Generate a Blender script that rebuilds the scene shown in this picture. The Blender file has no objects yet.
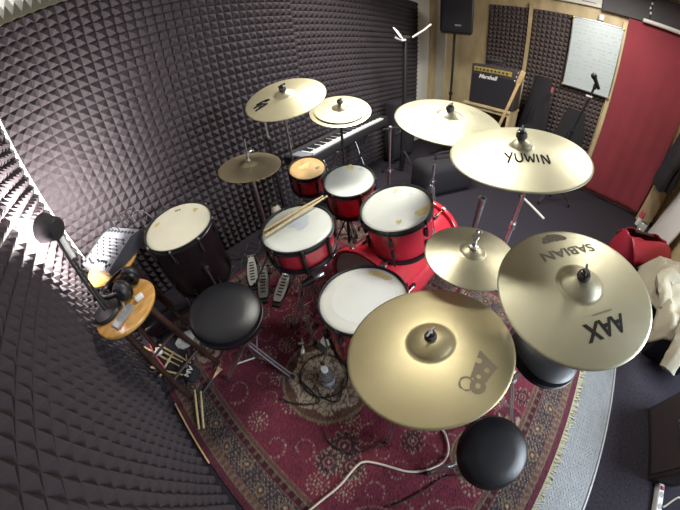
import bpy, math, random
import numpy as np
from mathutils import Vector, Matrix
PI = math.pi
sc = bpy.context.scene
C = sc.collection
rnd = random.Random(11)

# ------------------------------------------------------------------ materials
def mat(name, col, rough=.5, metal=0., bump=0., bscale=60., var=0., vscale=8., spec=.5, coat=0., emit=None, trans=0., sheen=0., alpha=None):
    m = bpy.data.materials.new(name); m.use_nodes = True
    nt = m.node_tree; N = nt.nodes; L = nt.links
    b = N['Principled BSDF']
    b.inputs['Base Color'].default_value = (*col, 1)
    b.inputs['Roughness'].default_value = rough
    b.inputs['Metallic'].default_value = metal
    b.inputs['Specular IOR Level'].default_value = spec
    b.inputs['Coat Weight'].default_value = coat
    b.inputs['Sheen Weight'].default_value = sheen
    b.inputs['Transmission Weight'].default_value = trans
    if emit:
        b.inputs['Emission Color'].default_value = (*emit[:3], 1); b.inputs['Emission Strength'].default_value = emit[3]
    tc = N.new('ShaderNodeTexCoord')
    if var:
        n = N.new('ShaderNodeTexNoise'); n.inputs['Scale'].default_value = vscale; n.inputs['Detail'].default_value = 6
        r = N.new('ShaderNodeValToRGB')
        r.color_ramp.elements[0].position = .3; r.color_ramp.elements[1].position = .7
        r.color_ramp.elements[0].color = (*[max(0, c * (1 - var)) for c in col], 1)
        r.color_ramp.elements[1].color = (*[min(1, c * (1 + var)) for c in col], 1)
        L.new(tc.outputs['Object'], n.inputs['Vector']); L.new(n.outputs['Fac'], r.inputs['Fac']); L.new(r.outputs['Color'], b.inputs['Base Color'])
    if bump:
        n2 = N.new('ShaderNodeTexNoise'); n2.inputs['Scale'].default_value = bscale; n2.inputs['Detail'].default_value = 5
        bp = N.new('ShaderNodeBump'); bp.inputs['Strength'].default_value = bump; bp.inputs['Distance'].default_value = .01
        L.new(tc.outputs['Object'], n2.inputs['Vector']); L.new(n2.outputs['Fac'], bp.inputs['Height']); L.new(bp.outputs['Normal'], b.inputs['Normal'])
    return m

def wood(name, c1, c2, rough=.4, scale=(2, 22, 22), coat=0.):
    m = mat(name, c1, rough, coat=coat); nt = m.node_tree; N = nt.nodes; L = nt.links; b = N['Principled BSDF']
    tc = N.new('ShaderNodeTexCoord'); mp = N.new('ShaderNodeMapping'); mp.inputs['Scale'].default_value = scale
    n = N.new('ShaderNodeTexNoise'); n.inputs['Scale'].default_value = 2.; n.inputs['Detail'].default_value = 6; n.inputs['Distortion'].default_value = .6
    r = N.new('ShaderNodeValToRGB'); r.color_ramp.elements[0].position = .35; r.color_ramp.elements[1].position = .68
    r.color_ramp.elements[0].color = (*c1, 1); r.color_ramp.elements[1].color = (*c2, 1)
    L.new(tc.outputs['Object'], mp.inputs['Vector']); L.new(mp.outputs['Vector'], n.inputs['Vector'])
    L.new(n.outputs['Fac'], r.inputs['Fac']); L.new(r.outputs['Color'], b.inputs['Base Color'])
    return m

def brass(name, c1, c2, rough=.3, ring=220.):
    """lathed bronze: fine concentric grooves, blotchy tone"""
    m = mat(name, c1, rough, metal=.72); nt = m.node_tree; N = nt.nodes; L = nt.links; b = N['Principled BSDF']
    tc = N.new('ShaderNodeTexCoord')
    n = N.new('ShaderNodeTexNoise'); n.inputs['Scale'].default_value = 7; n.inputs['Detail'].default_value = 5
    r = N.new('ShaderNodeValToRGB'); r.color_ramp.elements[0].position = .3; r.color_ramp.elements[1].position = .72
    r.color_ramp.elements[0].color = (*c1, 1); r.color_ramp.elements[1].color = (*c2, 1)
    w = N.new('ShaderNodeTexWave'); w.wave_type = 'RINGS'; w.rings_direction = 'Z'; w.inputs['Scale'].default_value = ring; w.inputs['Distortion'].default_value = .6
    bp = N.new('ShaderNodeBump'); bp.inputs['Strength'].default_value = .12; bp.inputs['Distance'].default_value = .001
    L.new(tc.outputs['Object'], n.inputs['Vector']); L.new(n.outputs['Fac'], r.inputs['Fac']); L.new(r.outputs['Color'], b.inputs['Base Color'])
    L.new(tc.outputs['Object'], w.inputs['Vector']); L.new(w.outputs['Fac'], bp.inputs['Height']); L.new(bp.outputs['Normal'], b.inputs['Normal'])
    return m

M = {}
M['foam'] = mat('charcoal foam', (.060, .050, .056), .95, bump=.25, bscale=400, spec=.15)
M['foam_far'] = mat('brown foam', (.125, .10, .10), .95, bump=.2, bscale=300, spec=.15)
M['foam_olive'] = mat('olive foam', (.085, .082, .06), .95, spec=.1)
M['white_paint'] = mat('white paint', (.78, .78, .74), .7, bump=.05, bscale=120)
M['ceiling'] = mat('ceiling paint', (.72, .71, .68), .85, bump=.05, bscale=90)
M['carpet_floor'] = mat('dark carpet', (.030, .026, .036), .95, bump=.5, bscale=260, var=.35, vscale=60, spec=.2)
M['vinyl'] = mat('grey vinyl', (.20, .215, .225), .42, bump=.25, bscale=180, var=.12, vscale=20)
M['ply'] = wood('plywood', (.52, .40, .22), (.70, .57, .35), .55, (3, 3, 1.2))
M['ply_pale'] = mat('pale panel', (.50, .48, .40), .6, var=.1)
M['curtain'] = mat('red curtain', (.29, .040, .058), .9, bump=.3, bscale=160, var=.08, vscale=3, sheen=.15)
M['chrome'] = mat('chrome', (.66, .66, .68), .30, metal=1.)
M['steel'] = mat('worn steel', (.42, .42, .43), .34, metal=1., var=.2, vscale=30)
M['black_metal'] = mat('black metal', (.018, .017, .02), .35, spec=.5)
M['black_plastic'] = mat('black plastic', (.022, .021, .025), .45)
M['black_fabric'] = mat('black fabric', (.020, .018, .024), .9, bump=.4, bscale=120)
M['leather'] = mat('black vinyl leather', (.009, .009, .012), .33, bump=.10, bscale=220, spec=.45)
M['red_lacquer'] = mat('red lacquer', (.60, .028, .05), .25, coat=.6, var=.06)
M['dark_lacquer'] = mat('dark shell', (.012, .006, .008), .4, coat=.2)
M['head_white'] = mat('coated drum skin', (.66, .68, .63), .27, bump=.06, bscale=300, var=.05, vscale=6)
M['head_cream'] = mat('cream drum skin', (.74, .70, .55), .42, bump=.06, bscale=300, var=.05, vscale=6)
M['head_yellow'] = mat('yellowed drum skin', (.62, .40, .17), .42, var=.28, vscale=9)
M['head_clear'] = mat('pale inner skin', (.70, .72, .69), .24, var=.04, vscale=5)
M['stain'] = mat('grey wear mark', (.50, .54, .58), .5, var=.1)
M['stain_yellow'] = mat('yellow wear mark', (.62, .50, .22), .5, var=.2, vscale=30)
M['ink'] = mat('black ink', (.02, .02, .02), .8, spec=.15)
M['ink_grey'] = mat('grey ink', (.20, .18, .13), .6)
M['ink_brown'] = mat('brown ink', (.21, .165, .10), .6)
M['brass'] = brass('bronze', (.50, .45, .29), (.58, .53, .36), .40)
M['brass_gold'] = brass('golden bronze', (.45, .385, .215), (.51, .445, .265), .42)
M['brass_pale'] = brass('pale bronze', (.50, .475, .33), (.565, .54, .395), .40)
M['brass_dark'] = brass('tarnished bronze', (.30, .245, .15), (.40, .33, .21), .42)
M['brass_green'] = brass('greenish bronze', (.46, .43, .30), (.55, .51, .36), .36)
M['felt'] = mat('grey felt', (.10, .09, .09), .95)
M['stool_wood'] = wood('varnished pine', (.52, .25, .06), (.72, .42, .13), .22, (3, 18, 3), coat=.5)
M['dark_wood'] = wood('dark brown wood', (.030, .014, .010), (.060, .028, .020), .45)
M['stick'] = wood('hickory', (.56, .42, .20), (.68, .54, .30), .45)
M['mixer_grey'] = mat('light grey metal', (.23, .235, .27), .45, var=.05)
M['mixer_dark'] = mat('dark side cheek', (.05, .05, .06), .5)
M['white_plastic'] = mat('white plastic', (.80, .80, .78), .4)
M['grey_plastic'] = mat('grey plastic', (.25, .25, .26), .5)
M['paper'] = mat('white paper', (.82, .82, .80), .8)
M['whiteboard'] = mat('whiteboard', (.58, .65, .69), .35)
M['gold_panel'] = mat('brass control panel', (.60, .48, .16), .4, metal=.5)
M['grille'] = mat('speaker grille cloth', (.018, .016, .024), .85, bump=.5, bscale=500)
M['red_leather'] = mat('red leather', (.36, .022, .045), .42, bump=.15, bscale=60)
M['cream_cloth'] = mat('cream cotton', (.37, .335, .25), .9, bump=.3, bscale=60, var=.08)
M['amp_brown'] = mat('dark brown tolex', (.045, .032, .035), .7, bump=.4, bscale=350)
M['pink'] = mat('pink cloth', (.55, .10, .14), .8)
M['cable_white'] = mat('cream cable', (.72, .64, .54), .5)
M['cable_black'] = mat('black cable', (.015, .014, .016), .5)
M['glass_clear'] = mat('clear plastic', (.92, .96, .97), .08, trans=.92)
M['bulb'] = mat('lit bulb', (1, .95, .85), .5, emit=(1, .93, .82, 60.))
M['blue'] = mat('blue plastic', (.06, .14, .35), .5)
M['dark_board'] = mat('dark grey board', (.075, .072, .082), .7, var=.08)
M['rose'] = wood('rosewood neck', (.50, .33, .16), (.62, .44, .22), .4)
M['red_grey'] = mat('dusty plinth', (.55, .48, .44), .7)

# ------------------------------------------------------------------ mesh builder
def frame(n, up=None):
    n = Vector(n).normalized()
    x = Vector((1, 0, 0)) - n * n.x
    if x.length < 1e-3: x = Vector((0, 1, 0)) - n * n.y
    x.normalize(); y = n.cross(x)
    return Matrix((x, y, n)).transposed()

class MB:
    def __init__(s): s.v = []; s.f = []
    def add(s, vs, fs, T=None):
        o = len(s.v)
        s.v += [tuple(T @ Vector(p)) if T is not None else tuple(p) for p in vs]
        s.f += [tuple(i + o for i in f) for f in fs]; return s
    def box(s, c, d, rot=None, taper=1.):
        x, y, z = d[0] / 2, d[1] / 2, d[2] / 2; t = taper
        vs = [(-x, -y, -z), (x, -y, -z), (x, y, -z), (-x, y, -z), (-x * t, -y * t, z), (x * t, -y * t, z), (x * t, y * t, z), (-x * t, y * t, z)]
        T = Matrix.Translation(c) @ (rot.to_4x4() if rot is not None else Matrix.Identity(4))
        return s.add(vs, [(3, 2, 1, 0), (4, 5, 6, 7), (0, 1, 5, 4), (1, 2, 6, 5), (2, 3, 7, 6), (3, 0, 4, 7)], T)
    def rbox(s, c, d, r=.02, seg=3, rot=None):
        """box with vertical edges and top/bottom rounded"""
        x, y, z = d[0] / 2, d[1] / 2, d[2] / 2; r = min(r, x * .99, y * .99, z * .99)
        rings = []
        prof = [(r - r * math.sin(a), -z + r - r * math.cos(a)) for a in [PI / 2 * k / seg for k in range(seg + 1)]]
        prof += [(p[0], -p[1]) for p in reversed(prof)]
        for ins, zz in prof:
            ring = []
            for (sx, sy, a0) in ((1, 1, 0), (-1, 1, PI / 2), (-1, -1, PI), (1, -1, 1.5 * PI)):
                rr = r
                for k in range(seg + 1):
                    a = a0 + PI / 2 * k / seg
                    ring.append((sx * (x - r) + (rr - ins) * math.cos(a), sy * (y - r) + (rr - ins) * math.sin(a), zz))
            rings.append(ring)
        n = len(rings[0]); vs = [p for q in rings for p in q]; fs = []
        for i in range(len(rings) - 1):
            for j in range(n):
                fs.append((i * n + j, i * n + (j + 1) % n, (i + 1) * n + (j + 1) % n, (i + 1) * n + j))
        fs.append(tuple(range(n))[::-1]); fs.append(tuple((len(rings) - 1) * n + j for j in range(n)))
        T = Matrix.Translation(c) @ (rot.to_4x4() if rot is not None else Matrix.Identity(4))
        return s.add(vs, fs, T)
    def lathe(s, prof, seg=48, T=None, closed=False):
        """prof: list of (r,z); r=0 ends become poles"""
        vs = []; fs = []; idx = []
        for r, z in prof:
            if r < 1e-7: idx.append([len(vs)]); vs.append((0, 0, z))
            else:
                idx.append(list(range(len(vs), len(vs) + seg)))
                vs += [(r * math.cos(2 * PI * k / seg), r * math.sin(2 * PI * k / seg), z) for k in range(seg)]
        pairs = list(zip(idx[:-1], idx[1:])) + ([(idx[-1], idx[0])] if closed else [])
        for a, b in pairs:
            for k in range(seg):
                k2 = (k + 1) % seg
                if len(a) == 1 and len(b) == 1: continue
                if len(a) == 1: fs.append((a[0], b[k2], b[k]))
                elif len(b) == 1: fs.append((a[k], a[k2], b[0]))
                else: fs.append((a[k], a[k2], b[k2], b[k]))
        return s.add(vs, fs, T)
    def cyl(s, p, q, r, r2=None, seg=12):
        p = Vector(p); q = Vector(q); d = q - p
        T = Matrix.Translation(p) @ frame(d).to_4x4(); h = d.length; r2 = r if r2 is None else r2
        return s.lathe([(0, 0), (r, 0), (r2, h), (0, h)], seg, T)
    def tube(s, pts, r, seg=8, cap=True):
        pts = [Vector(p) for p in pts]; n = len(pts); vs = []; fs = []
        up = None
        for i, p in enumerate(pts):
            t = (pts[min(i + 1, n - 1)] - pts[max(i - 1, 0)]).normalized()
            if up is None:
                up = t.orthogonal().normalized()
            up = (up - t * up.dot(t)).normalized(); w = t.cross(up)
            rr = r[i] if isinstance(r, (list, tuple)) else r
            vs += [tuple(p + (up * math.cos(2 * PI * k / seg) + w * math.sin(2 * PI * k / seg)) * rr) for k in range(seg)]
        for i in range(n - 1):
            for k in range(seg):
                k2 = (k + 1) % seg
                fs.append((i * seg + k, i * seg + k2, (i + 1) * seg + k2, (i + 1) * seg + k))
        if cap:
            fs.append(tuple(range(seg))[::-1]); fs.append(tuple((n - 1) * seg + k for k in range(seg)))
        return s.add(vs, fs)
    def ball(s, c, r, seg=16, sc=(1, 1, 1)):
        n = seg // 2
        prof = [(r * math.sin(PI * k / n), -r * math.cos(PI * k / n)) for k in range(n + 1)]
        prof[0] = (0, -r); prof[-1] = (0, r)
        return s.lathe(prof, seg, Matrix.Translation(c) @ Matrix.Diagonal((*sc, 1)))
    def build(s, name, material, parent=None, smooth=38, loc=None):
        me = bpy.data.meshes.new(name); me.from_pydata(s.v, [], s.f); me.update()
        if smooth:
            me.polygons.foreach_set('use_smooth', [True] * len(me.polygons))
            me.set_sharp_from_angle(angle=math.radians(smooth))
        me.materials.append(material)
        o = bpy.data.objects.new(name, me); C.objects.link(o)
        if parent is not None: o.parent = parent
        if loc: o.location = loc
        return o

def spline(pts, n=10):
    P = [Vector(p) for p in pts]; P = [P[0] * 2 - P[1]] + P + [P[-1] * 2 - P[-2]]; out = []
    for i in range(1, len(P) - 2):
        for k in range(n):
            t = k / n
            out.append(.5 * ((2 * P[i]) + (P[i + 1] - P[i - 1]) * t + (2 * P[i - 1] - 5 * P[i] + 4 * P[i + 1] - P[i + 2]) * t * t + (3 * P[i] - P[i - 1] - 3 * P[i + 1] + P[i + 2]) * t ** 3))
    out.append(P[-2]); return out

def thing(name, label, cat, loc=(0, 0, 0), rot=None, group=None, rz=0):
    o = bpy.data.objects.new(name, None); C.objects.link(o); o.empty_display_size = .05
    Mx = Matrix.Translation(loc) @ (rot.to_4x4() if rot is not None else Matrix.Rotation(rz, 4, 'Z'))
    o.matrix_world = Mx
    o['label'] = label; o['category'] = cat
    if group: o['group'] = group
    return o
def tag(o, label, cat, group=None, kind=None):
    o['label'] = label; o['category'] = cat
    if group: o['group'] = group
    if kind: o['kind'] = kind
    return o
def struct(name, mb, m, smooth=0):
    o = mb.build(name, m, None, smooth); o['kind'] = 'structure'; return o

def text_mb(txt, size, T, zfun=None, shear=0., bold=0., xs=1., spacing=1.):
    cu = bpy.data.curves.new('t', 'FONT'); cu.body = txt; cu.size = size; cu.align_x = 'CENTER'; cu.align_y = 'CENTER'
    cu.offset = bold; cu.shear = shear; cu.resolution_u = 3; cu.space_character = spacing
    o = bpy.data.objects.new('t', cu); C.objects.link(o)
    dg = bpy.context.evaluated_depsgraph_get(); me = o.evaluated_get(dg).to_mesh()
    vs = []
    for v in me.vertices:
        p = T @ Vector((v.co.x * xs, v.co.y, 0))
        if zfun: p = Vector((p.x, p.y, zfun(math.hypot(p.x, p.y)) + .0007))
        vs.append(tuple(p))
    fs = [tuple(p.vertices) for p in me.polygons]
    o.evaluated_get(dg).to_mesh_clear(); bpy.data.objects.remove(o); bpy.data.curves.remove(cu)
    mb = MB(); mb.add(vs, fs); return mb

# ------------------------------------------------------------------ room
XN, YL, XF, YR, ZC = -.62, 2.10, 4.46, -2.02, 2.85
PITCH = .064
struct('floor', MB().box(((XN + XF) / 2, (YL - 3.2) / 2, -.05), (XF - XN, YL + 3.2, .1)), M['carpet_floor'])
struct('ceiling', MB().box(((XN + XF) / 2, (YL - 3.2) / 2, ZC + .05), (XF - XN + .2, YL + 3.2, .1)), M['ceiling'])
struct('wall_left', MB().box((XN - .06, (YL - 3.2) / 2, ZC / 2), (.12, YL + 3.2, ZC)), M['white_paint'])
struct('wall_back', MB().box(((XN + XF) / 2, YL + .06, ZC / 2), (XF - XN + .24, .12, ZC)), M['white_paint'])
struct('wall_far', MB().box((XF + .06, (YL + YR) / 2 - .4, ZC / 2), (.12, YL - YR + 1.0, ZC)), M['ply'])
struct('wall_right', MB().box(((2.2 + XF) / 2, YR - .06, ZC / 2), (XF - 2.2, .12, ZC)), M['ply'])
struct('baseboard_far', MB().box((XF - .012, -.75, .035), (.024, 1.9, .07)), M['red_grey'])
struct('trim_1', MB().box((XF - .03, -.665, 1.2), (.06, .055, 2.4)), M['ply'])
struct('trim_2', MB().box((XF - .025, .555, 1.2), (.05, .05, 2.4)), M['ply'])
struct('trim_3', MB().box((XF - .03, 1.86, 1.2), (.06, .14, 2.4)), M['ply_pale'])

def foam_panel(origin, u, v, n, w, h, pitch, m, label, group, depth=.044):
    """one sheet: base slab plus a grid of four-sided pyramids; origin = lower corner on the wall"""
    u, v, n = Vector(u), Vector(v), Vector(n); o = Vector(origin) + n * .0025; base = .012
    mb = MB(); nu, nv = max(1, round(w / pitch)), max(1, round(h / pitch)); pu, pv = w / nu, h / nv
    P = lambda a, b, c: tuple(u * a + v * b + n * c)
    mb.add([P(0, 0, 0), P(w, 0, 0), P(w, h, 0), P(0, h, 0), P(0, 0, base), P(w, 0, base), P(w, h, base), P(0, h, base)],
           [(0, 1, 5, 4), (1, 2, 6, 5), (2, 3, 7, 6), (3, 0, 4, 7), (0, 3, 2, 1)])
    for j in range(nv):
        for i in range(nu):
            a, b = i * pu, j * pv; jx, jy = rnd.uniform(-.05, .05) * pu, rnd.uniform(-.05, .05) * pv; e = .04 * pu
            ca, cb = a + pu / 2 + jx, b + pv / 2 + jy; d = depth * rnd.uniform(.92, 1.03)
            vs = [P(a, b, base), P(a + pu, b, base), P(a + pu, b + pv, base), P(a, b + pv, base),
                  P(ca - e, cb - e, d), P(ca + e, cb - e, d), P(ca + e, cb + e, d), P(ca - e, cb + e, d)]
            mb.add(vs, [(0, 1, 5, 4), (1, 2, 6, 5), (2, 3, 7, 6), (3, 0, 4, 7), (4, 5, 6, 7)])
    if u.cross(v).dot(n) < 0: mb.f = [f[::-1] for f in mb.f]
    ob = mb.build('acoustic_foam_panel', m, None, 0, loc=tuple(o)); return tag(ob, label, 'foam panel', group)

gL = 'charcoal pyramid foam sheets behind the drum kit'
xs = [XN + .052, .546, 1.70, 2.86, 4.02]
nm = ['by the lamp-lit corner', 'second from the lamp-lit corner', 'third from the lamp-lit corner', 'beside the far loudspeaker']
for i in range(4):
    dz = -.0 if i < 2 else .03
    foam_panel((xs[i], YL, 0), (1, 0, 0), (0, 0, 1), (0, -1, 0), xs[i + 1] - xs[i], 1.717 + dz, PITCH, M['foam'], 'tall charcoal pyramid foam sheet below the seam, ' + nm[i], gL)
    foam_panel((xs[i], YL, 1.72 + dz), (1, 0, 0), (0, 0, 1), (0, -1, 0), xs[i + 1] - xs[i], .553 - dz, PITCH, M['foam'], 'short charcoal pyramid foam sheet above the seam, ' + nm[i], gL)
gN = 'charcoal pyramid foam sheets on the near left wall'
ys = [YL, 1.0, -.15, -1.3]
nm = ['lit white by the desk lamp', 'beside the wooden stools and rug edge', 'in the darkest bottom left corner']
for i in range(3):
    foam_panel((XN, ys[i], 0), (0, -1, 0), (0, 0, 1), (1, 0, 0), ys[i] - ys[i + 1], 1.15, PITCH, M['foam'], 'lower charcoal foam sheet on the near left wall, ' + nm[i], gN)
    foam_panel((XN, ys[i], 1.15), (0, -1, 0), (0, 0, 1), (1, 0, 0), ys[i] - ys[i + 1], 1.12, PITCH, M['foam'], 'upper charcoal foam sheet on the near left wall, ' + nm[i], gN)
gF = 'brown foam sheets on the far plywood wall'
foam_panel((XF, 1.14, .75), (0, -1, 0), (0, 0, 1), (-1, 0, 0), .555, 1.58, .064, M['foam_far'], 'narrow brown foam sheet above the guitar amplifier', gF)
foam_panel((XF, .525, .40), (0, -1, 0), (0, 0, 1), (-1, 0, 0), 1.15, 1.93, .064, M['foam_far'], 'wide brown foam sheet partly covered by the whiteboard', gF)
# serrated olive off-cut above the back wall sheets
mb = MB(); w = .056; z0 = 2.275
for k in range(14):
    a = XN + .0 + k * w
    for y0, y1 in ((YL - .035, YL - .005),):
        vs = [(a, y0, z0), (a + w, y0, z0), (a + w, y1, z0), (a, y1, z0), (a, y0, z0 + .022), (a + w, y0, z0 + .022), (a + w, y1, z0 + .022), (a, y1, z0 + .022), (a + w / 2, y0 + .006, z0 + .10), (a + w / 2, y1 - .006, z0 + .10)]
        mb.add(vs, [(0, 1, 5, 4), (2, 3, 7, 6), (1, 2, 6, 5), (3, 0, 4, 7), (4, 5, 8), (6, 7, 9), (5, 6, 9, 8), (7, 4, 8, 9), (3, 2, 1, 0)])
tag(mb.build('foam_strip', M['foam_olive'], None, 0), 'olive saw-toothed foam strip along the top of the back wall foam', 'foam strip')

# ------------------------------------------------------------------ rug
RW, RL = 2.10, 2.56
def rug_colors(U, V):
    """U across (0..RW), V along (0..RL); returns Nx3 linear colours of the woven pattern"""
    r = np.random.RandomState(5)
    rose, deep, navy, cream, olive, pinkc, brown, black = [np.array(c) for c in
        ((.150, .030, .048), (.085, .022, .034), (.045, .036, .045), (.33, .27, .20), (.19, .165, .10), (.26, .13, .125), (.12, .065, .05), (.040, .024, .030))]
    n = U.size; col = np.tile(rose, (n, 1))
    def put(mask, c, a=1.): col[mask] = col[mask] * (1 - a) + c * a
    mot = np.sin(U * 31) * np.sin(V * 27); put(mot > .5, deep, .35)
    def rosette(cx, cy, R, kind):
        dx, dy = U - cx, V - cy; d = np.hypot(dx, dy); a = np.arctan2(dy, dx); s = d < R * 1.25
        if kind == 0:      # rings of dots
            for rr, k, rad, c in ((.95, 14, .10, cream), (.66, 9, .11, pinkc), (.36, 6, .10, cream)):
                aa = ((a / (2 * PI) * k) % 1 - .5) * 2 * PI / k
                put(s & (np.hypot(d - rr * R, aa * rr * R) < rad * R), c, .92)
            put(d < .14 * R, cream, .8)
        elif kind == 1:    # petalled dark flower with pale outline
            pr = R * (.62 + .3 * np.cos(a * 5) ** 2)
            put(d < pr, black, .75); put((d < pr) & (d > pr - .09 * R), cream, .7)
            put((d < .35 * R), deep, .9); put((d < .35 * R) & (d > .26 * R), pinkc, .8); put(d < .1 * R, cream)
        elif kind == 2:    # scroll: spiral of dots
            for k in range(16):
                t = k / 16; aa = t * 1.7 * PI + cx * 9; rr = R * (1 - .55 * t)
                put(np.hypot(dx - rr * math.cos(aa), dy - rr * math.sin(aa)) < R * .105 * (1 - .4 * t), cream if k % 2 else pinkc, .7)
        elif kind == 3:    # cream lattice medallion with brown rim
            put(d < R, brown, .9); inn = d < R * (.80 + .05 * np.cos(a * 8)); put(inn, cream * 1.35, .9)
            lat = (np.abs(np.sin(U * 95) * np.cos(V * 70) + .5 * np.sin(V * 120 + U * 50)) < .28); put(inn & lat, brown, .85)
            put((d < R) & (d > R * .94), olive, .9)
        elif kind == 4:    # cartouche with scalloped cream wreath
            put(d < R, deep, .9); put((d < R) & (d > R * .94), pinkc, .7)
            sc_ = R * (.70 + .09 * np.abs(np.sin(a * 6))); put((d < sc_) & (d > sc_ - R * .26) & (np.sin(a + 1.2) < .55), cream, .85)
            put((d < R * .34) & (d > R * .16), olive, .8); put(d < R * .1, cream)
    # scattered field
    pts = []
    for _ in range(3000):
        x, y = r.uniform(.36, RW - .36), r.uniform(.3, RL - .36); R = r.uniform(.045, .085)
        if all((x - p[0]) ** 2 + (y - p[1]) ** 2 > (.98 * (R + p[2])) ** 2 for p in pts): pts.append((x, y, R))
        if len(pts) > 240: break
    for x, y, R in pts: rosette(x, y, R, int(r.choice([0, 0, 1, 2, 2])))
    for x, y, R, k in ((.84, 1.36, .27, 3), (1.0, .42, .16, 3), (.36, .62, .15, 4), (.62, .30, .12, 4), (1.25, .36, .10, 4), (1.5, 1.3, .25, 3), (.40, 2.1, .15, 4), (.62, 1.02, .10, 1), (.50, 1.02, .085, 1), (.56, .92, .085, 1)):
        rosette(x, y, R, k)
    # borders
    d = np.minimum(np.minimum(U, RW - U), np.minimum(V, RL - V)); e = np.where(np.minimum(U, RW - U) < np.minimum(V, RL - V), V, U)
    hs = lambda s, k: (np.sin(e * s + d * k) * np.sin(d * s * 1.3 + e * 7))
    band = d < .30
    put(band, navy)
    wob = (np.sin(e * 21) * .022)
    fl = (np.abs(((e * 11) % 1) - .5) * .09); main = (d > .09) & (d < .225)
    put(main & (hs(150, 90) > .45), cream * .42, .7); put(main & (hs(110, -60) < -.5), pinkc * .6, .6); put(main & (hs(230, 40) > .62), cream, .7)
    f2 = np.hypot(((e * 6.5) % 1 - .5) / 6.5, d - .157 - wob); put(main & (f2 < .034), olive, .8); put(main & (f2 < .024), deep, .85); put(main & (f2 < .011), cream, .9)
    for a, b, c in ((-1, .045, deep * 1.25), (.045, .052, cream * .5), (.052, .085, brown * 1.1), (.085, .092, pinkc * .6), (.222, .230, pinkc * .6), (.230, .262, deep * .7), (.262, .270, cream * .5), (.270, .292, brown), (.292, .300, pinkc * .7)):
        put((d > a) & (d <= b), c, .95)
    st = (d > .052) & (d < .085) & (np.sin(e * 160) > .2); put(st, cream * .6, .6)
    st = (d > .232) & (d < .26) & (np.sin(e * 120) > .5); put(st, cream * .45, .6)
    col *= (1 + .16 * r.randn(n, 1)); return np.clip(col, .004, 1)
rug_rot = math.radians(-.6)
rug = thing('persian_rug', 'worn red Persian rug with dark floral borders under the drum kit', 'rug', (-.572, -.845, .0065), rz=rug_rot)
nx, ny = 300, 366
gx, gy = np.meshgrid(np.linspace(0, RW, nx), np.linspace(0, RL, ny)); rs = np.random.RandomState(2)
gz = .0045 + .0015 * np.sin(gx * 3.1 + 1) * np.sin(gy * 2.3) + .0007 * rs.randn(*gx.shape)
edge = np.minimum(np.minimum(gx, RW - gx), np.minimum(gy, RL - gy)); gz = np.where(edge < .004, .001, gz)
V = np.stack([gx.ravel(), gy.ravel(), gz.ravel()], 1)
ii = (np.arange(ny - 1)[:, None] * nx + np.arange(nx - 1)[None]).ravel()
F = np.stack([ii, ii + 1, ii + nx + 1, ii + nx], 1)
me = bpy.data.meshes.new('pile'); me.from_pydata(V.tolist(), [], F.tolist())
ca = me.color_attributes.new('weave', 'FLOAT_COLOR', 'POINT')
cc = rug_colors(gx.ravel(), gy.ravel()); ca.data.foreach_set('color', np.concatenate([cc, np.ones((len(cc), 1))], 1).astype(np.float32).ravel())
mr = mat('woven rug', (.2, .02, .03), .95, bump=.4, bscale=500, spec=.1, sheen=.08)
at = mr.node_tree.nodes.new('ShaderNodeAttribute'); at.attribute_name = 'weave'
mr.node_tree.links.new(at.outputs['Color'], mr.node_tree.nodes['Principled BSDF'].inputs['Base Color'])
me.materials.append(mr); ob = bpy.data.objects.new('pile', me); C.objects.link(ob); ob.parent = rug
mb = MB()
for k in range(330):
    x = k / 329 * RW; l = rnd.uniform(.025, .055); a = rnd.uniform(-.025, .025)
    mb.tube([(x, .004, .003), (x + a * .4, -l * .5, .005), (x + a, -l, .003)], [.004, .0035, .002], 4)
o = mb.build('fringe', mat('cream fringe', (.42, .40, .28), .95), rug, 0); o['kind'] = 'stuff'; o['label'] = 'cream knotted fringe'
# grey mat between the rug and the amplifiers
mb = MB().box((1.0, -.72, .002), (2.3, .88, .004))
for k in range(46):
    pass
mt = thing('vinyl_mat', 'shiny grey studded floor mat between the rug fringe and the amplifiers', 'mat', (0, 0, 0))
mb.build('sheet', M['vinyl'], mt, 0)
st = MB()
for i in range(78):
    for j in range(26):
        x, y = -.10 + i * .0285 + (.014 if j % 2 else 0), -1.14 + j * .0125
        st.box((x, y, .0045), (.014, .0045, .002), Matrix.Rotation(.7 if j % 2 else -.7, 3, 'Z'))
st.build('studs', M['vinyl'], mt, 0)
MB().box((1.0, -1.165, .006), (2.3, .012, .008)).build('edge_strip', mat('pale edging', (.30, .31, .32), .4), mt, 0)

# ------------------------------------------------------------------ hardware helpers
def tripod(root, h_hub, spread, legs=3, a0=0., r=.008, m='chrome', hub_drop=.16):
    """legs of a stand as separate parts, in root's frame"""
    for k in range(legs):
        a = a0 + 2 * PI * k / legs; ca, sa = math.cos(a), math.sin(a)
        mb = MB(); foot = Vector((ca * spread, sa * spread, .031))
        top = Vector((ca * .018, sa * .018, h_hub)); off = Vector((-sa, ca, 0)) * .009
        mb.cyl(top + off, foot + off, r * .55, seg=8); mb.cyl(top - off, foot - off, r * .55, seg=8)
        mid = top.lerp(foot, .55); mb.cyl(mid, (0, 0, max(.03, h_hub - hub_drop)), r * .5, seg=8)
        lg = mb.build('leg', M[m], root)
        MB().lathe([(0, -.016), (.011, -.016), (.013, -.004), (.013, .012), (.009, .022), (0, .022)], 12, Matrix.Translation(foot)).build('rubber_foot', M['black_plastic'], lg)
def clamp(root, z, m='chrome', r=.017):
    mb = MB().lathe([(0, -.02), (r, -.02), (r * 1.15, -.012), (r * 1.15, .012), (r, .02), (0, .02)], 16, Matrix.Translation((0, 0, z)))
    c = mb.build('height_clamp', M[m], root)
    MB().cyl((r, 0, z), (r + .025, 0, z), .004, seg=8).box((r + .03, 0, z), (.006, .034, .012)).build('wing_screw', M['chrome'], c)
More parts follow.
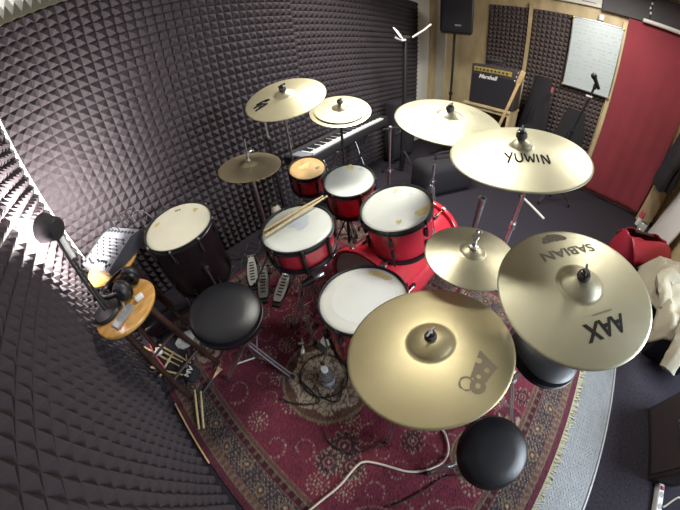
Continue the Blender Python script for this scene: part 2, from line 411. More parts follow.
def wingnut(root, T, s=1.):
    mb = MB().lathe([(0, 0), (.013 * s, 0), (.013 * s, .004), (.009 * s, .006), (.008 * s, .011 * s), (0, .012 * s)], 12, T)
    mb.box(T @ Vector((.013 * s, 0, .008 * s)), (.018 * s, .005, .009 * s), T.to_3x3()); mb.box(T @ Vector((-.013 * s, 0, .008 * s)), (.018 * s, .005, .009 * s), T.to_3x3())
    return mb.build('wing_nut', M['black_metal'], root)
def felt(root, T):
    return MB().lathe([(0, -.014), (.016, -.014), (.019, -.008), (.019, 0), (.016, .006), (0, .006)], 20, T).build('felt_washer', M['felt'], root)

def cymbal_stand(base, Cc, n, label, h_pole, a0=0., spread=.27, m='chrome', bell=.022, hub=.30, nut=1., lift=.022):
    """tripod, telescoping pole, boom to the cymbal centre Cc (world), tilter, felt and wing nut"""
    t = thing('cymbal_stand', label, 'cymbal stand', (base[0], base[1], 0))
    n = Vector(n).normalized(); c = Vector(Cc) + n * lift - Vector((base[0], base[1], 0))
    tripod(t, hub, spread, 3, a0, m=m)
    MB().cyl((0, 0, .06), (0, 0, min(h_pole * .62, .7)), .0125).build('lower_tube', M[m], t)
    MB().cyl((0, 0, min(h_pole * .62, .7)), (0, 0, h_pole), .0095).build('upper_tube', M[m], t)
    clamp(t, hub, m); clamp(t, min(h_pole * .62, .7), m)
    under = c - n * .035
    tip = Vector((0, 0, h_pole)); d = (under - tip)
    back = tip - d.normalized() * min(.16, d.length * .4) if d.length > .12 else tip
    MB().cyl(back, under, .007).build('boom_arm', M[m], t)
    MB().rbox(tip, (.03, .026, .04), .008).build('tilter', M[m], t)
    T = Matrix.Translation(c) @ frame(n).to_4x4()
    MB().cyl(under - n * .01, c + n * (.022 + bell), .004, seg=8).build('rod', M[m], t)
    MB().lathe([(0, -.03), (.018, -.03), (.02, -.02), (.012, -.012), (0, -.012)], 16, T).build('seat_washer', M['black_metal'], t)
    felt(t, T @ Matrix.Translation((0, 0, bell + .014))); wingnut(t, T @ Matrix.Translation((0, 0, bell + .021)), nut)
    return t

def cym_profile(R, bell_r, bell_h, bow):
    def z(r):
        if r < bell_r:
            q = r / bell_r; return bell_h * (math.cos(q * PI / 2) ** .8) if q < 1 else 0
        q = (r - bell_r) / (R - bell_r); return -bow * q ** 1.35
    return z
def cymbal(Cc, n, R, label, m, bell_r=.062, bell_h=.024, bow=.022, cat='cymbal', spin=0., group=None, name='crash_cymbal', flip=False):
    zf = cym_profile(R, bell_r, bell_h, bow)
    Cc = tuple(Vector(Cc) + Vector(n).normalized() * bow)      # Cc is the middle of the rim plane
    t = thing(name, label, cat, Cc, frame(n), group)
    rr = [.006] + [bell_r * k / 12 for k in range(2, 13)] + [bell_r + (R - bell_r) * k / 22 for k in range(1, 23)]
    top = [(r, zf(r)) for r in rr]; th = .0014
    prof = top + [(R + .0003, zf(R) - th / 2)] + [(r, zf(r) - th) for r in reversed(rr)]
    MB().lathe(prof, 96, None, closed=True).build('disc', m, t, 60)
    return t, zf

# ------------------------------------------------------------------ cymbals
chroma = M['chrome']
cy, zf = cymbal((.65, -.23, 1.026), (-.163, .188, 1), .235, 'large pale crash cymbal with upside-down block lettering, hanging over the grey mat', M['brass_pale'], .066, .026)
ang = math.radians(128)
RT = lambda x, y, a: Matrix.Translation((x, y, 0)) @ Matrix.Rotation(a, 4, 'Z')
text_mb('SABIAN', .050, RT(.118, .048, ang), zf, bold=.0012, xs=1.18).build('lettering', M['ink_grey'], cy, 0)['label'] = 'dark printed maker name'
mb = MB()
for k in range(260):       # stippled half disc above the name
    a = rnd.uniform(0, PI); r_ = .052 * math.sqrt(rnd.random())
    p = RT(.152, .092, ang + PI) @ Vector((r_ * math.cos(a) * .9, r_ * math.sin(a) * .75, 0)); rr = math.hypot(p.x, p.y)
    if rr < .222: mb.box((p.x, p.y, zf(rr) + .0008), (.0045, .0045, .0003))
mb.build('emblem', M['ink_grey'], cy, 0)['label'] = 'dark stippled half-round emblem'
text_mb('AAX', .064, RT(-.100, -.092, ang), zf, bold=.0022, shear=.05, xs=.95).build('lettering', M['ink'], cy, 0)['label'] = 'large black model letters'
mb = MB()
for k in range(16):
    p = RT(-.066, -.074, ang) @ Vector(((k - 7.5) * .0042, 0, 0)); mb.box((p.x, p.y, zf(math.hypot(p.x, p.y)) + .0007), (.003, .0042, .0003), Matrix.Rotation(ang, 3, 'Z'))
mb.build('small_print', M['ink_grey'], cy, 0)
cymbal_stand((.60, -.135), (.65, -.23, 1.026), (-.163, .188, 1), 'chrome cymbal stand holding the large lettered crash over the grey mat', .90, .3, .24)

cy, zf = cymbal((.40, .068, .785), (.017, .24, 1), .256, 'largest golden ride cymbal in front, with dark ringed diamond emblem', M['brass_gold'], .070, .028, .026, name='ride_cymbal')
mb = MB()
def ring(cx, cy_, r, w):
    s = 20; vs = []
    for k in range(s):
        for q in (r - w, r):
            x, y = cx + q * math.cos(2 * PI * k / s), cy_ + q * math.sin(2 * PI * k / s); vs.append((x, y, zf(math.hypot(x, y)) + .0008))
    mb.add(vs, [(2 * k, 2 * k + 1, (2 * k + 3) % (2 * s), (2 * k + 2) % (2 * s)) for k in range(s)])
def dot_fill(inside, n=44, a0=-.085, a1=.065, b0=-.225, b1=-.11):
    da, db = (a1 - a0) / n, (b1 - b0) / n
    for i in range(n):
        for j in range(n):
            x, y = a0 + da * (i + .5), b0 + db * (j + .5)
            if inside(x, y) and math.hypot(x, y) < .252:
                vs = [(x + sx * da / 2, y + sy * db / 2) for sx, sy in ((-1, -1), (1, -1), (1, 1), (-1, 1))]
                mb.add([(p, q, zf(math.hypot(p, q)) + .0008) for p, q in vs], [(0, 1, 2, 3)])
holes = [((-.066, -.150), .009), ((-.055, -.180), .008), ((-.030, -.170), .007), ((-.002, -.182), .008), ((.014, -.150), .009)]
quad = [(-.045, -.150), (.048, -.138), (.022, -.205), (-.035, -.195)]
def in_emblem(x, y):
    ins = all((quad[(k + 1) % 4][0] - quad[k][0]) * (y - quad[k][1]) - (quad[(k + 1) % 4][1] - quad[k][1]) * (x - quad[k][0]) <= 0 for k in range(4))
    ins = ins or math.hypot(x + .056, y + .180) < .022
    rg = .016 < math.hypot(x + .066, y + .150) < .021
    return (ins and all(math.hypot(x - h[0][0], y - h[0][1]) > h[1] for h in holes)) or rg
dot_fill(in_emblem, 64)
mb.build('emblem', M['ink_brown'], cy, 0)['label'] = 'dark brown ringed diamond emblem'
cymbal_stand((.40, .085), (.40, .068, .785), (.017, .24, 1), 'low chrome cymbal stand under the largest golden ride cymbal', .69, 1.4, .20, nut=.9)

cy, zf = cymbal((.925, .072, 1.228), (-.171, .17, 1), .242, 'pale crash cymbal with a handwritten black name, nearest the far amplifier', M['brass_pale'], .040, .026, .024)
up = math.radians(-73)
strokes = {'Y': [[(-.4, 1), (0, .45)], [(.45, 1), (-.2, -.1)]], 'U': [[(-.4, .9), (-.4, .25), (-.1, 0), (.3, .2), (.35, .9)]], 'W': [[(-.55, .85), (-.3, .05), (0, .6), (.3, .05), (.6, .9)]],
           'I': [[(0, .85), (0, .1)]], 'N': [[(-.35, 0), (-.35, .9), (.35, .05), (.4, .95)]]}
mb = MB(); xc = [-.068, -.032, .006, .034, .062]
for ch, x0 in zip('YUWIN', xc):
    for st_ in strokes[ch]:
        pl = []
        for q in spline([(p[0], p[1], 0) for p in st_], 5):
            p = RT(-.070, -.033, up) @ Vector((x0 * .88 + q.x * .027, (q.y - .5) * .052, 0)); pl.append(Vector((p.x, p.y, zf(math.hypot(p.x, p.y)) + .0009)))
        mb.tube(pl, .0030, 5)
mb.build('handwriting', M['ink'], cy, 0)['label'] = 'black marker handwriting'
cymbal_stand((1.42, .03), (.925, .072, 1.228), (-.171, .17, 1), 'chrome boom stand holding the cymbal with the handwritten name', 1.06, .5, .28, bell=.03, nut=1.2)

cy, zf = cymbal((1.17, .435, 1.214), (-.167, -.11, 1), .247, 'pale crash cymbal between the stacked cymbal and the handwritten one', M['brass_pale'], .058, .022, .024)
text_mb('CRASH', .022, RT(.13, -.098, math.radians(-75)), zf, bold=.0008).build('lettering', M['ink_grey'], cy, 0) if False else None
fp = mat('faded print', (.42, .39, .27), .6); mb = MB()
for k in range(40):
    x, y = .145 + rnd.uniform(-.02, .02), -.085 + rnd.uniform(-.035, .035); mb.box((x, y, zf(math.hypot(x, y)) + .0008), (.008, .003, .0003), Matrix.Rotation(rnd.uniform(-.5, .5), 3, 'Z'))
mb.build('faint_print', fp, cy, 0); mb = MB()
for k in range(24):
    x, y = .035 + rnd.uniform(-.02, .02), .195 + rnd.uniform(-.02, .02); mb.box((x, y, zf(math.hypot(x, y)) + .0008), (.008, .003, .0003), Matrix.Rotation(rnd.uniform(-.5, .5), 3, 'Z'))
mb.build('faint_print', fp, cy, 0)
cymbal_stand((1.64, 1.05), (1.17, .435, 1.214), (-.167, -.11, 1), 'bronze-toned boom stand behind the largest rack tom', .95, .2, .26, m='steel', nut=1.)

cy, zf = cymbal((.851, 1.181, 1.305), (-.308, -.24, 1), .216, 'steeply tilted golden crash cymbal highest at the back wall foam', M['brass'], .055, .022, .022)
mb = MB()
for q in ([(-.16, .06), (-.12, .045), (-.145, .025), (-.10, .012)], [(-.135, .07), (-.09, .05), (-.075, .03), (-.10, .04)], [(-.17, .03), (-.13, .02)], [(-.12, .065), (-.11, .02)]):
    mb.tube([Vector((p.x, p.y, zf(math.hypot(p.x, p.y)) + .0008)) for p in spline([(a, b, 0) for a, b in q], 5)], .005, 5)
mb.build('emblem', M['ink'], cy, 0)['label'] = 'black brushed initials'
cymbal_stand((1.156, 1.64), (.851, 1.181, 1.305), (-.308, -.24, 1), 'chrome cymbal stand under the steeply tilted golden crash', 1.2, .9, .19)

nS = (-.245, -.255, 1); cS = Vector((1.215, 1.14, 1.155)); nv = Vector(nS).normalized()
cymbal(tuple(cS), nS, .19, 'lower flat cymbal of the stacked pair above the keyboard', M['brass'], .05, .004, .012, name='splash_cymbal')
cymbal(tuple(cS + nv * .012), nS, .160, 'upper pale china cymbal of the stacked pair above the keyboard', M['brass_pale'], .05, .024, .006, name='china_cymbal')
cymbal_stand((1.24, 1.165), tuple(cS), nS, 'thin black stand holding the stacked pair of cymbals', 1.05, .2, .13, m='black_metal', bell=.04, nut=.8, lift=.012)

def hihat(c, n, R, m, base, la, lb, ls, a0, rod=.14):
    nv = Vector(n).normalized(); c = Vector(c)
    cymbal(tuple(c), n, R, la, m, .05, .02, .016, name='hi_hat_cymbal')
    t, _ = cymbal(tuple(c - nv * .004), tuple(-nv), R * .995, lb, m, .05, .02, .012, name='hi_hat_cymbal')
    s = thing('hi_hat_stand', ls, 'hi-hat stand', (base[0], base[1], 0)); cl = c + nv * .016 - Vector((base[0], base[1], 0))
    tripod(s, .34, .23, 3, a0)
    MB().cyl((0, 0, .05), cl - nv * .05, .012).build('tube', M['chrome'], s)
    MB().cyl(cl - nv * .06, cl + nv * rod, .0035, seg=8).build('pull_rod', M['chrome'], s)
    T = Matrix.Translation(cl) @ frame(n).to_4x4()
    MB().lathe([(0, .02), (.019, .02), (.019, .028), (.009, .030), (.009, .062), (.014, .064), (.014, .076), (0, .076)], 16, T).cyl(T @ Vector((.012, 0, .068)), T @ Vector((.034, 0, .070)), .0045, seg=8).box(T @ Vector((.037, 0, .07)), (.005, .024, .012), T.to_3x3()).build('clutch', M['chrome'], s)
    MB().lathe([(0, -.055), (.02, -.06), (.026, -.045), (.02, -.042), (0, -.042)], 16, T).build('seat_cup', M['black_plastic'], s)
    return s
hihat((.621, 1.312, .97), (.03, -.131, 1), .182, M['brass_dark'], (.621, 1.317), 'upper dark tarnished hi-hat cymbal against the back wall foam', 'lower dark hi-hat cymbal under the tarnished one by the foam', 'chrome hi-hat stand under the dark tarnished cymbals left of the snare', .5, .15)
s = hihat((.791, .116, .848), (-.003, .062, 1), .182, M['brass_green'], (.80, .118), 'upper greenish hi-hat cymbal between golden ride and lettered crash', 'lower greenish hi-hat cymbal between golden ride and lettered crash', 'chrome closed hi-hat stand under the greenish cymbals', .1, .07)

# ------------------------------------------------------------------ drums
def drum(name, label, top, n, R, depth, shell_m, head_m, hoop_m, lugs, group=None, legs=0, mount=None, a0=0., lug_m='black_metal', rod_m='black_metal', ring=None):
    nv = Vector(n).normalized(); base = Vector(top) - nv * depth
    t = thing(name, label, 'drum', tuple(base), frame(n), group)
    sr = R - .012
    MB().lathe([(sr, .012), (sr, depth - .012), (sr - .008, depth - .006), (sr - .008, .006)], 64, None, closed=True).build('shell', M[shell_m], t)
    hr = R - .010
    MB().lathe([(0, depth), (hr - .02, depth), (hr - .006, depth - .001), (hr, depth - .006), (hr, depth - .012), (0, depth - .012)], 64).build('batter_head', M[head_m], t)
    MB().lathe([(0, .001), (hr - .004, .001), (hr, .006), (0, .006)], 64).build('bottom_head', M['head_clear'], t)
    for z0, s in ((depth - .022, 1), (.022, -1)):
        pr = [(R - .010, 0), (R, 0), (R, .006), (R - .0045, .008), (R - .0045, .026), (R - .001, .029), (R - .006, .031), (R - .008, .026), (R - .010, .008)]
        MB().lathe([(r, z0 + s * z) for r, z in pr], 64, None, closed=True).build('hoop', M[hoop_m], t)
    for k in range(lugs):
        a = a0 + 2 * PI * k / lugs; T = Matrix.Rotation(a, 4, 'Z')
        for z in ((depth - .075, .075) if depth > .17 else (depth / 2,)):
            lg = MB().rbox(T @ Vector((sr + .008, 0, z)), (.018, .02, .055 if depth > .17 else .085), .007, 2, T.to_3x3()).build('lug', M[lug_m], t)
            up = z > depth / 2 - .001
            mb = MB()
            if up or depth <= .17: mb.cyl(T @ Vector((R + .003, 0, z)), T @ Vector((R + .003, 0, depth + .012)), .0032, seg=8).rbox(T @ Vector((R + .001, 0, depth - .004)), (.016, .014, .018), .004, 2, T.to_3x3())
            if (not up) or depth <= .17: mb.cyl(T @ Vector((R + .003, 0, -.012)), T @ Vector((R + .003, 0, z)), .0032, seg=8).rbox(T @ Vector((R + .001, 0, .004)), (.016, .014, .018), .004, 2, T.to_3x3())
            mb.build('tension_rod', M[rod_m], lg)
    inv = t.matrix_world.inverted()
    for k in range(legs):
        a = a0 + .35 + 2 * PI * k / legs; p = t.matrix_world @ Vector((math.cos(a) * (R + .012), math.sin(a) * (R + .012), depth * .55))
        out = Vector((p.x - base.x, p.y - base.y, 0)).normalized()
        q = [p, Vector((p.x, p.y, .18)), Vector((p.x, p.y, .14)) + out * .01, Vector((p.x, p.y, .02)) + out * .05]
        lg = MB().tube([inv @ v for v in q], .0055, 8).build('leg', M['chrome'], t)
        MB().ball(inv @ Vector((q[3].x, q[3].y, .014)), .014, 10).build('rubber_foot', M['black_plastic'], lg)
        Tm = Matrix.Rotation(a, 4, 'Z')
        MB().rbox(Tm @ Vector((sr + .014, 0, depth * .5)), (.03, .035, .05), .008, 2, Tm.to_3x3()).build('leg_bracket', M[lug_m], t)
    if mount:
        q = [inv @ Vector(p) for p in mount]
        MB().tube(q, .011, 10).build('mount_arm', M['chrome'], t)
    return t, depth

def head_mark(t, z, x, y, rx, ry, m, rot=0., name='wear_mark'):
    """irregular thin patch lying on a head"""
    s = 26; vs = [(x, y, z + .0006)]
    for k in range(s):
        a = 2 * PI * k / s; q = 1 + .16 * math.sin(3 * a + x * 40) + .10 * math.sin(5 * a + y * 70)
        p = Matrix.Rotation(rot, 3, 'Z') @ Vector((rx * q * math.cos(a), ry * q * math.sin(a), 0)); vs.append((x + p.x, y + p.y, z + .0006))
    return MB().add(vs, [(0, k + 1, (k + 1) % s + 1) for k in range(s)]).build(name, M[m], t, 0)

gt = None
sn, d = drum('snare_drum', 'red snare drum with black hoops, two sticks lying on its white skin', (.582, .901, .742), (-.07, -.02, 1), .19, .14, 'red_lacquer', 'head_white', 'black_metal', 8, a0=.2)
head_mark(sn, d, .03, .01, .055, .05, 'stain')
t14, d = drum('rack_tom', 'largest red rack tom with white skin beside the greenish hi-hat, right of the middle tom', (.964, .569, .787), (-.231, .107, 1), .189, .232, 'red_lacquer', 'head_white', 'black_metal', 6, a0=.35, mount=[(1.04, .61, .62), (1.10, .60, .60), (1.14, .58, .57)])
head_mark(t14, d, -.088, -.071, .015, .013, 'stain_yellow'); head_mark(t14, d, .03, -.14, .05, .022, 'stain_yellow', -.3); head_mark(t14, d, .11, .07, .02, .012, 'stain_yellow'); head_mark(t14, d, .12, -.02, .012, .010, 'stain')
t12, d = drum('rack_tom', 'middle-sized red rack tom with white skin behind the snare', (1.066, .973, .776), (-.219, -.113, 1), .164, .20, 'red_lacquer', 'head_white', 'black_metal', 6, a0=.1, mount=[(1.13, .93, .63), (1.18, .86, .58), (1.20, .78, .55)])
head_mark(t12, d, .105, .07, .03, .018, 'stain_yellow', 1.2); head_mark(t12, d, .124, .0, .02, .012, 'stain', 1.4)
t10, d = drum('rack_tom', 'smallest red rack tom with yellowed skin near the back wall', (1.104, 1.406, .736), (-.164, -.237, 1), .139, .175, 'red_lacquer', 'head_yellow', 'black_metal', 6, a0=.3)
head_mark(t10, d, .05, -.055, .02, .014, 'ink_grey'); head_mark(t10, d, .0, .03, .045, .025, 'stain_yellow')
ft, d = drum('floor_tom', 'red floor tom with big white skin, half hidden by the golden ride', (.564, .468, .546), (-.015, .12, 1), .213, .36, 'red_lacquer', 'head_white', 'black_metal', 8, legs=3, a0=.15)
MB().lathe([(0, .0008), (.145, .0008), (.147, .0004)], 64, Matrix.Translation((0, 0, d))).build('control_dot', M['head_clear'], ft, 0)
head_mark(ft, d, .15, .02, .03, .06, 'stain_yellow', .2)
bk, d = drum('floor_tom', 'dark-shelled floor tom with cream skin beside the wooden stools', (.133, 1.432, .808), (-.005, -.138, 1), .213, .44, 'dark_lacquer', 'head_cream', 'black_metal', 8, legs=3, a0=.2, lug_m='black_metal', rod_m='chrome')
head_mark(bk, d, -.098, .113, .022, .014, 'stain_yellow', .5); head_mark(bk, d, .140, .04, .020, .014, 'stain_yellow', 1.0)
for dx in (0, .012, .024): MB().box((.044 + dx, .138 - dx * .4, d + .0008), (.008, .014, .0006), Matrix.Rotation(-.4, 3, 'Z')).build('label_print', M['ink'], bk, 0)

# snare stand
s = thing('snare_stand', 'chrome snare stand under the red snare drum', 'snare stand', (.59, .90, 0))
tripod(s, .30, .21, 3, .9); MB().cyl((0, 0, .05), (0, 0, .53), .012).build('tube', M['chrome'], s); clamp(s, .3)
for k in range(3):
    a = .5 + k * 2 * PI / 3; R = .178
    dz = -.07 * (-1) * math.cos(a) * R * 0
    zr = .742 - .14 + .07 * (math.cos(a) * .178) + .02 * math.sin(a) * .178
    q = [(0, 0, .53), (math.cos(a) * .10, math.sin(a) * .10, .545), (math.cos(a) * R, math.sin(a) * R, zr - .018)]
    MB().tube(spline(q, 5), .006, 8).build('basket_arm', M['chrome'], s)
# tom stand for the smallest tom
s = thing('tom_stand', 'chrome stand holding the smallest rack tom', 'tom stand', (1.275, 1.345, 0))
tripod(s, .26, .13, 3, .9); MB().cyl((0, 0, .05), (0, 0, .60), .012).build('tube', M['chrome'], s)
MB().tube([(0, 0, .59), (-.02, .01, .615), (-.045, .015, .62)], .009, 8).build('mount_arm', M['chrome'], s)

# bass drum lying on its side, axis from batter to front
b0, b1 = Vector((.775, .62, .287)), Vector((1.50, .60, .287)); ax = (b1 - b0).normalized()
bd = thing('bass_drum', 'red bass drum lying on its side under the rack toms', 'drum', (b0.x, b0.y, 0))
T = Matrix.Translation((0, 0, .287)) @ Matrix((Vector((0, 0, 1)), ax.cross(Vector((0, 0, 1))) * 1., ax)).transposed().to_4x4(); ln = (b1 - b0).length; R = .265
MB().lathe([(R - .012, .035), (R - .012, ln - .035), (R - .02, ln - .03), (R - .02, .03)], 72, T, closed=True).build('shell', M['red_lacquer'], bd)
MB().lathe([(0, .012), (R - .012, .012), (R - .006, .02), (R - .006, .034), (0, .034)], 72, T).build('batter_head', M['head_clear'], bd)
MB().lathe([(0, ln - .034), (R - .006, ln - .034), (R - .006, ln - .02), (R - .012, ln - .012), (0, ln - .012)], 72, T).build('front_head', M['black_plastic'], bd)
for z0 in (-.005, ln - .035):
    MB().lathe([(R - .008, z0), (R + .010, z0), (R + .014, z0 + .006), (R + .014, z0 + .034), (R + .010, z0 + .040), (R - .008, z0 + .040)], 72, T, closed=True).build('hoop', M['red_lacquer'], bd)
for k in range(8):
    a = 2 * PI * (k + .5) / 8; Tk = T @ Matrix.Rotation(a, 4, 'Z')
    for z in (.12, ln - .12):
        lg = MB().rbox(Tk @ Vector((R - .003, 0, z)), (.018, .022, .05), .007, 2, Tk.to_3x3()).build('lug', M['black_metal'], bd)
        zz = (.02, z) if z < ln / 2 else (z, ln - .02)
        MB().cyl(Tk @ Vector((R + .006, 0, zz[0])), Tk @ Vector((R + .006, 0, zz[1])), .0035, seg=8).rbox(Tk @ Vector((R + .016, 0, .018 if z < ln / 2 else ln - .018)), (.012, .03, .03), .004, 2, Tk.to_3x3()).build('tension_claw', M['chrome'], lg)
for sg in (-1, 1):
    q = ax.cross(Vector((0, 0, 1))) * sg
    p0 = Vector((0, 0, .22)) + ax * (ln - .14) + q * .27; p1 = Vector((0, 0, .012)) + ax * (ln + .02) + q * .36
    MB().cyl(p0, p1, .007).build('spur', M['chrome'], bd)

# drumsticks on the snare
def stick(p, q, label, group=None, m='stick', r=.0075):
    p, q = Vector(p), Vector(q); L_ = (q - p).length
    t = thing('drumstick', label, 'drumstick', tuple(p), frame(q - p), group)
    MB().lathe([(0, 0), (r * .7, .002), (r, .012), (r, L_ * .68), (r * .62, L_ * .93), (r * .42, L_ * .955), (0, L_ * .955)], 14).build('shaft', M[m], t)
    MB().ball((0, 0, L_ - .010), r * .8, 12, (1, 1, 1.5)).build('tip', M[m], t)
    return t
def on_snare(x, y, h=.009): return tuple(sn.matrix_world @ Vector((x, y, .14 + h)))
stick(on_snare(-.150, .068, .013), on_snare(.262, .030, .022), 'drumstick on the snare skin, nearer of the crossing pair', None)
stick(on_snare(-.130, .108, .013), on_snare(.250, .050, .022), 'drumstick on the snare skin, farther of the crossing pair', None)

# ------------------------------------------------------------------ thrones and stools
def throne(c, R, th, label, a0, tilt=(0, 0, 1), spread=.24, name='drum_throne'):
    nv = Vector(tilt).normalized(); t = thing(name, label, 'stool', (c[0], c[1], 0)); z = c[2]
    T = Matrix.Translation((0, 0, z)) @ frame(tilt).to_4x4()
    MB().lathe([(0, .0), (R * .5, -.001), (R * .86, -.005), (R * .96, -.014), (R, -.03), (R, -th + .012), (R - .012, -th), (0, -th)], 72, T).build('seat', M['leather'], t)
    MB().lathe([(R - .002, -.036), (R + .0035, -.038), (R + .0035, -.043), (R - .002, -.045)], 72, T, closed=True).build('piping', M['leather'], t)
    MB().lathe([(0, -th - .012), (R * .55, -th - .012), (R * .55, -th), (0, -th)], 32, T).build('base_plate', M['black_metal'], t)
    MB().cyl((0, 0, .10), (0, 0, z - th - .008), .0145).build('post', M['chrome'], t)
    tripod(t, z * .45, spread, 3, a0, r=.011, hub_drop=z * .3); clamp(t, z * .48, r=.022)
    return t
throne((.072, .885, .598), .18, .085, 'round black drum throne between the dark floor tom and the snare', math.radians(-72), (.11, -.13, 1))
throne((.362, -.372, .424), .15, .07, 'small round black stool at the rug edge, fully in view', .4, (-.03, -.03, 1), .2, 'round_stool')
throne((.73, -.32, .685), .16, .065, 'round black stool half hidden under the lettered crash cymbal', .2, (.05, -.05, 1), .2, 'round_stool')

def bar_stool(c, R, z, label, rz):
    t = thing('bar_stool', label, 'stool', (c[0], c[1], 0), rz=rz)
    MB().lathe([(0, z), (R * .8, z), (R * .97, z - .004), (R, z - .013), (R * .98, z - .024), (R * .9, z - .030), (0, z - .030)], 56).build('seat', M['stool_wood'], t)
    for k in range(4):
        a = PI / 4 + k * PI / 2; p = Vector((math.cos(a) * R * .62, math.sin(a) * R * .62, z - .028)); q = Vector((math.cos(a) * R * 1.12, math.sin(a) * R * 1.12, .003))
        MB().cyl(q, p, .016, .019, 12).build('leg', M['dark_wood'], t)
    for h, off in ((.22, 0), (.38, 1)):
        for k in range(4):
            if (k + off) % 2: continue
            f = 1 - h / z; rr = R * (.62 + .5 * f)
            a, b = PI / 4 + k * PI / 2, PI / 4 + (k + 1) * PI / 2
            MB().cyl((math.cos(a) * rr, math.sin(a) * rr, h), (math.cos(b) * rr, math.sin(b) * rr, h), .010).build('rung', M['dark_wood'], t)
    return t
bar_stool((-.335, 1.20, 0), .185, .72, 'varnished wooden stool holding the desk lamp and headphones', .3)
bar_stool((-.345, 1.69, 0), .195, .72, 'varnished wooden stool under the mixing desk', .1)

# mixing desk on the far stool
mx = thing('mixing_desk', 'light grey mixing desk with rows of knobs on the far wooden stool', 'mixer', (-.300, 1.735, .7215), rz=math.radians(-60))
# local x along the front edge, y to the back
W, D = .36, .33
mb = MB(); prof = [(-D / 2, 0), (-D / 2, .045), (D / 2 - .08, .095), (D / 2, .085), (D / 2, 0)]
for sx in (-1, 1):
    q = MB(); x0, x1 = sx * W / 2, sx * (W / 2 + .012)
    vs = [(x0, y, z + (.004 if z else 0)) for y, z in prof] + [(x1, y, z + (.004 if z else 0)) for y, z in prof]; n5 = len(prof)
    fs = [tuple(range(n5)), tuple(range(2 * n5 - 1, n5 - 1, -1))] + [(i, i + n5, (i + 1) % n5 + n5, (i + 1) % n5) for i in range(n5)]
    if sx > 0: fs = [f[::-1] for f in fs]
    q.add(vs, fs).build('side_cheek', M['mixer_dark'], mx, 0)
vs = [(-W / 2, y, z) for y, z in prof] + [(W / 2, y, z) for y, z in prof]
MB().add(vs, [tuple(range(n5))[::-1], tuple(range(n5, 2 * n5))] + [(i, (i + 1) % n5, (i + 1) % n5 + n5, i + n5) for i in range(n5)]).build('body', M['mixer_grey'], mx, 0)
slope = .05 / (D - .08); zt = lambda y: .045 + (y + D / 2) * slope
for i in range(12):
    for j in range(6):
        x, y = -W / 2 + .022 + i * .0287, -D / 2 + .095 + j * .024
        MB().cyl((x, y, zt(y)), (x, y, zt(y) + .010), .0062, .0052, 10).build('knob', M['grey_plastic' if (i + j) % 3 else 'black_plastic'], mx)
for i in range(12):
    x = -W / 2 + .022 + i * .0287; y = -D / 2 + .025 + .03 * rnd.random()
    MB().rbox((x, y, zt(y) + .006), (.011, .018, .012), .003, 2).build('fader', M['black_plastic'], mx)
mb = MB()
for i in range(12): mb.box((-W / 2 + .022 + i * .0287, -D / 2 + .042, zt(-D / 2 + .042) + .0004), (.003, .062, .001), Matrix.Rotation(math.atan(slope), 3, 'X'))
mb.build('fader_slots', M['ink'], mx, 0)
for i in range(8):
    x = -W / 2 + .03 + i * .043; y = D / 2 - .045
    MB().cyl((x, y, .09), (x, y, .096), .011, seg=14).build('socket', M['black_plastic'], mx)
mb_ = [(-.12, 1.80), (-.20, 1.83), (-.07, 1.74), (-.16, 1.86), (-.24, 1.88)]
for i, (x, y) in enumerate(mb_):
    pts = [(x, y, .815), (x + .0, y + .01, .88), (x + .05, y + .03, .90 - i * .01), (x + .10, y - .02 - .01 * i, .82), (x + .12, y - .05, .60), (x + .10 + .02 * i, y - .10, .02)]
    tag(MB().tube(spline(pts, 7), .0035, 6).build('audio_cable', M['cable_black'] if i != 2 else M['grey_plastic']), ['black lead plugged in at the right end of the mixing desk', 'black lead plugged in right of the mixing desk middle', 'grey lead hanging from the near corner of the mixing desk', 'black lead plugged in at the mixing desk middle', 'black lead plugged in at the left of the mixing desk'][i], 'cable', 'leads at the mixing desk')

# desk lamp on the near stool, leaning back against the left wall corner
lp = thing('desk_lamp', 'lit black desk lamp leaning over the near wooden stool, facing the left wall', 'lamp', (-.425, 1.235, .7215))
MB().lathe([(0, 0), (.083, 0), (.085, .008), (.076, .018), (.02, .026), (0, .026)], 40).build('base', M['black_plastic'], lp)
A = Vector((.0, -.01, .02)); B = Vector((-.03, .235, .41))
MB().tube([A, A.lerp(B, .5), B], .009, 10).build('arm', M['black_metal'], lp)
MB().tube([A + Vector((.018, 0, .01)), A.lerp(B, .5) + Vector((.018, 0, 0)), B + Vector((.014, 0, 0))], .006, 8).build('arm', M['black_metal'], lp)
MB().cyl(A.lerp(B, .62) + Vector((.02, .012, .01)), A.lerp(B, .88) + Vector((.02, .012, .01)), .015, seg=14).build('spring_sleeve', M['white_plastic'], lp)
hd = Vector((-.66, .62, .22)).normalized(); hc = B + Vector((.0, .0, .03)); Th = Matrix.Translation(hc) @ frame(hd).to_4x4()
sh = MB().lathe([(0, -.062), (.045, -.062), (.056, -.050), (.063, 0), (.076, .045), (.074, .045), (.061, 0), (.054, -.045), (0, -.052)], 36, Th).build('lamp_shade', M['black_plastic'], lp)
MB().ball(Th @ Vector((0, 0, .025)), .026, 16).build('bulb', M['bulb'], lp)

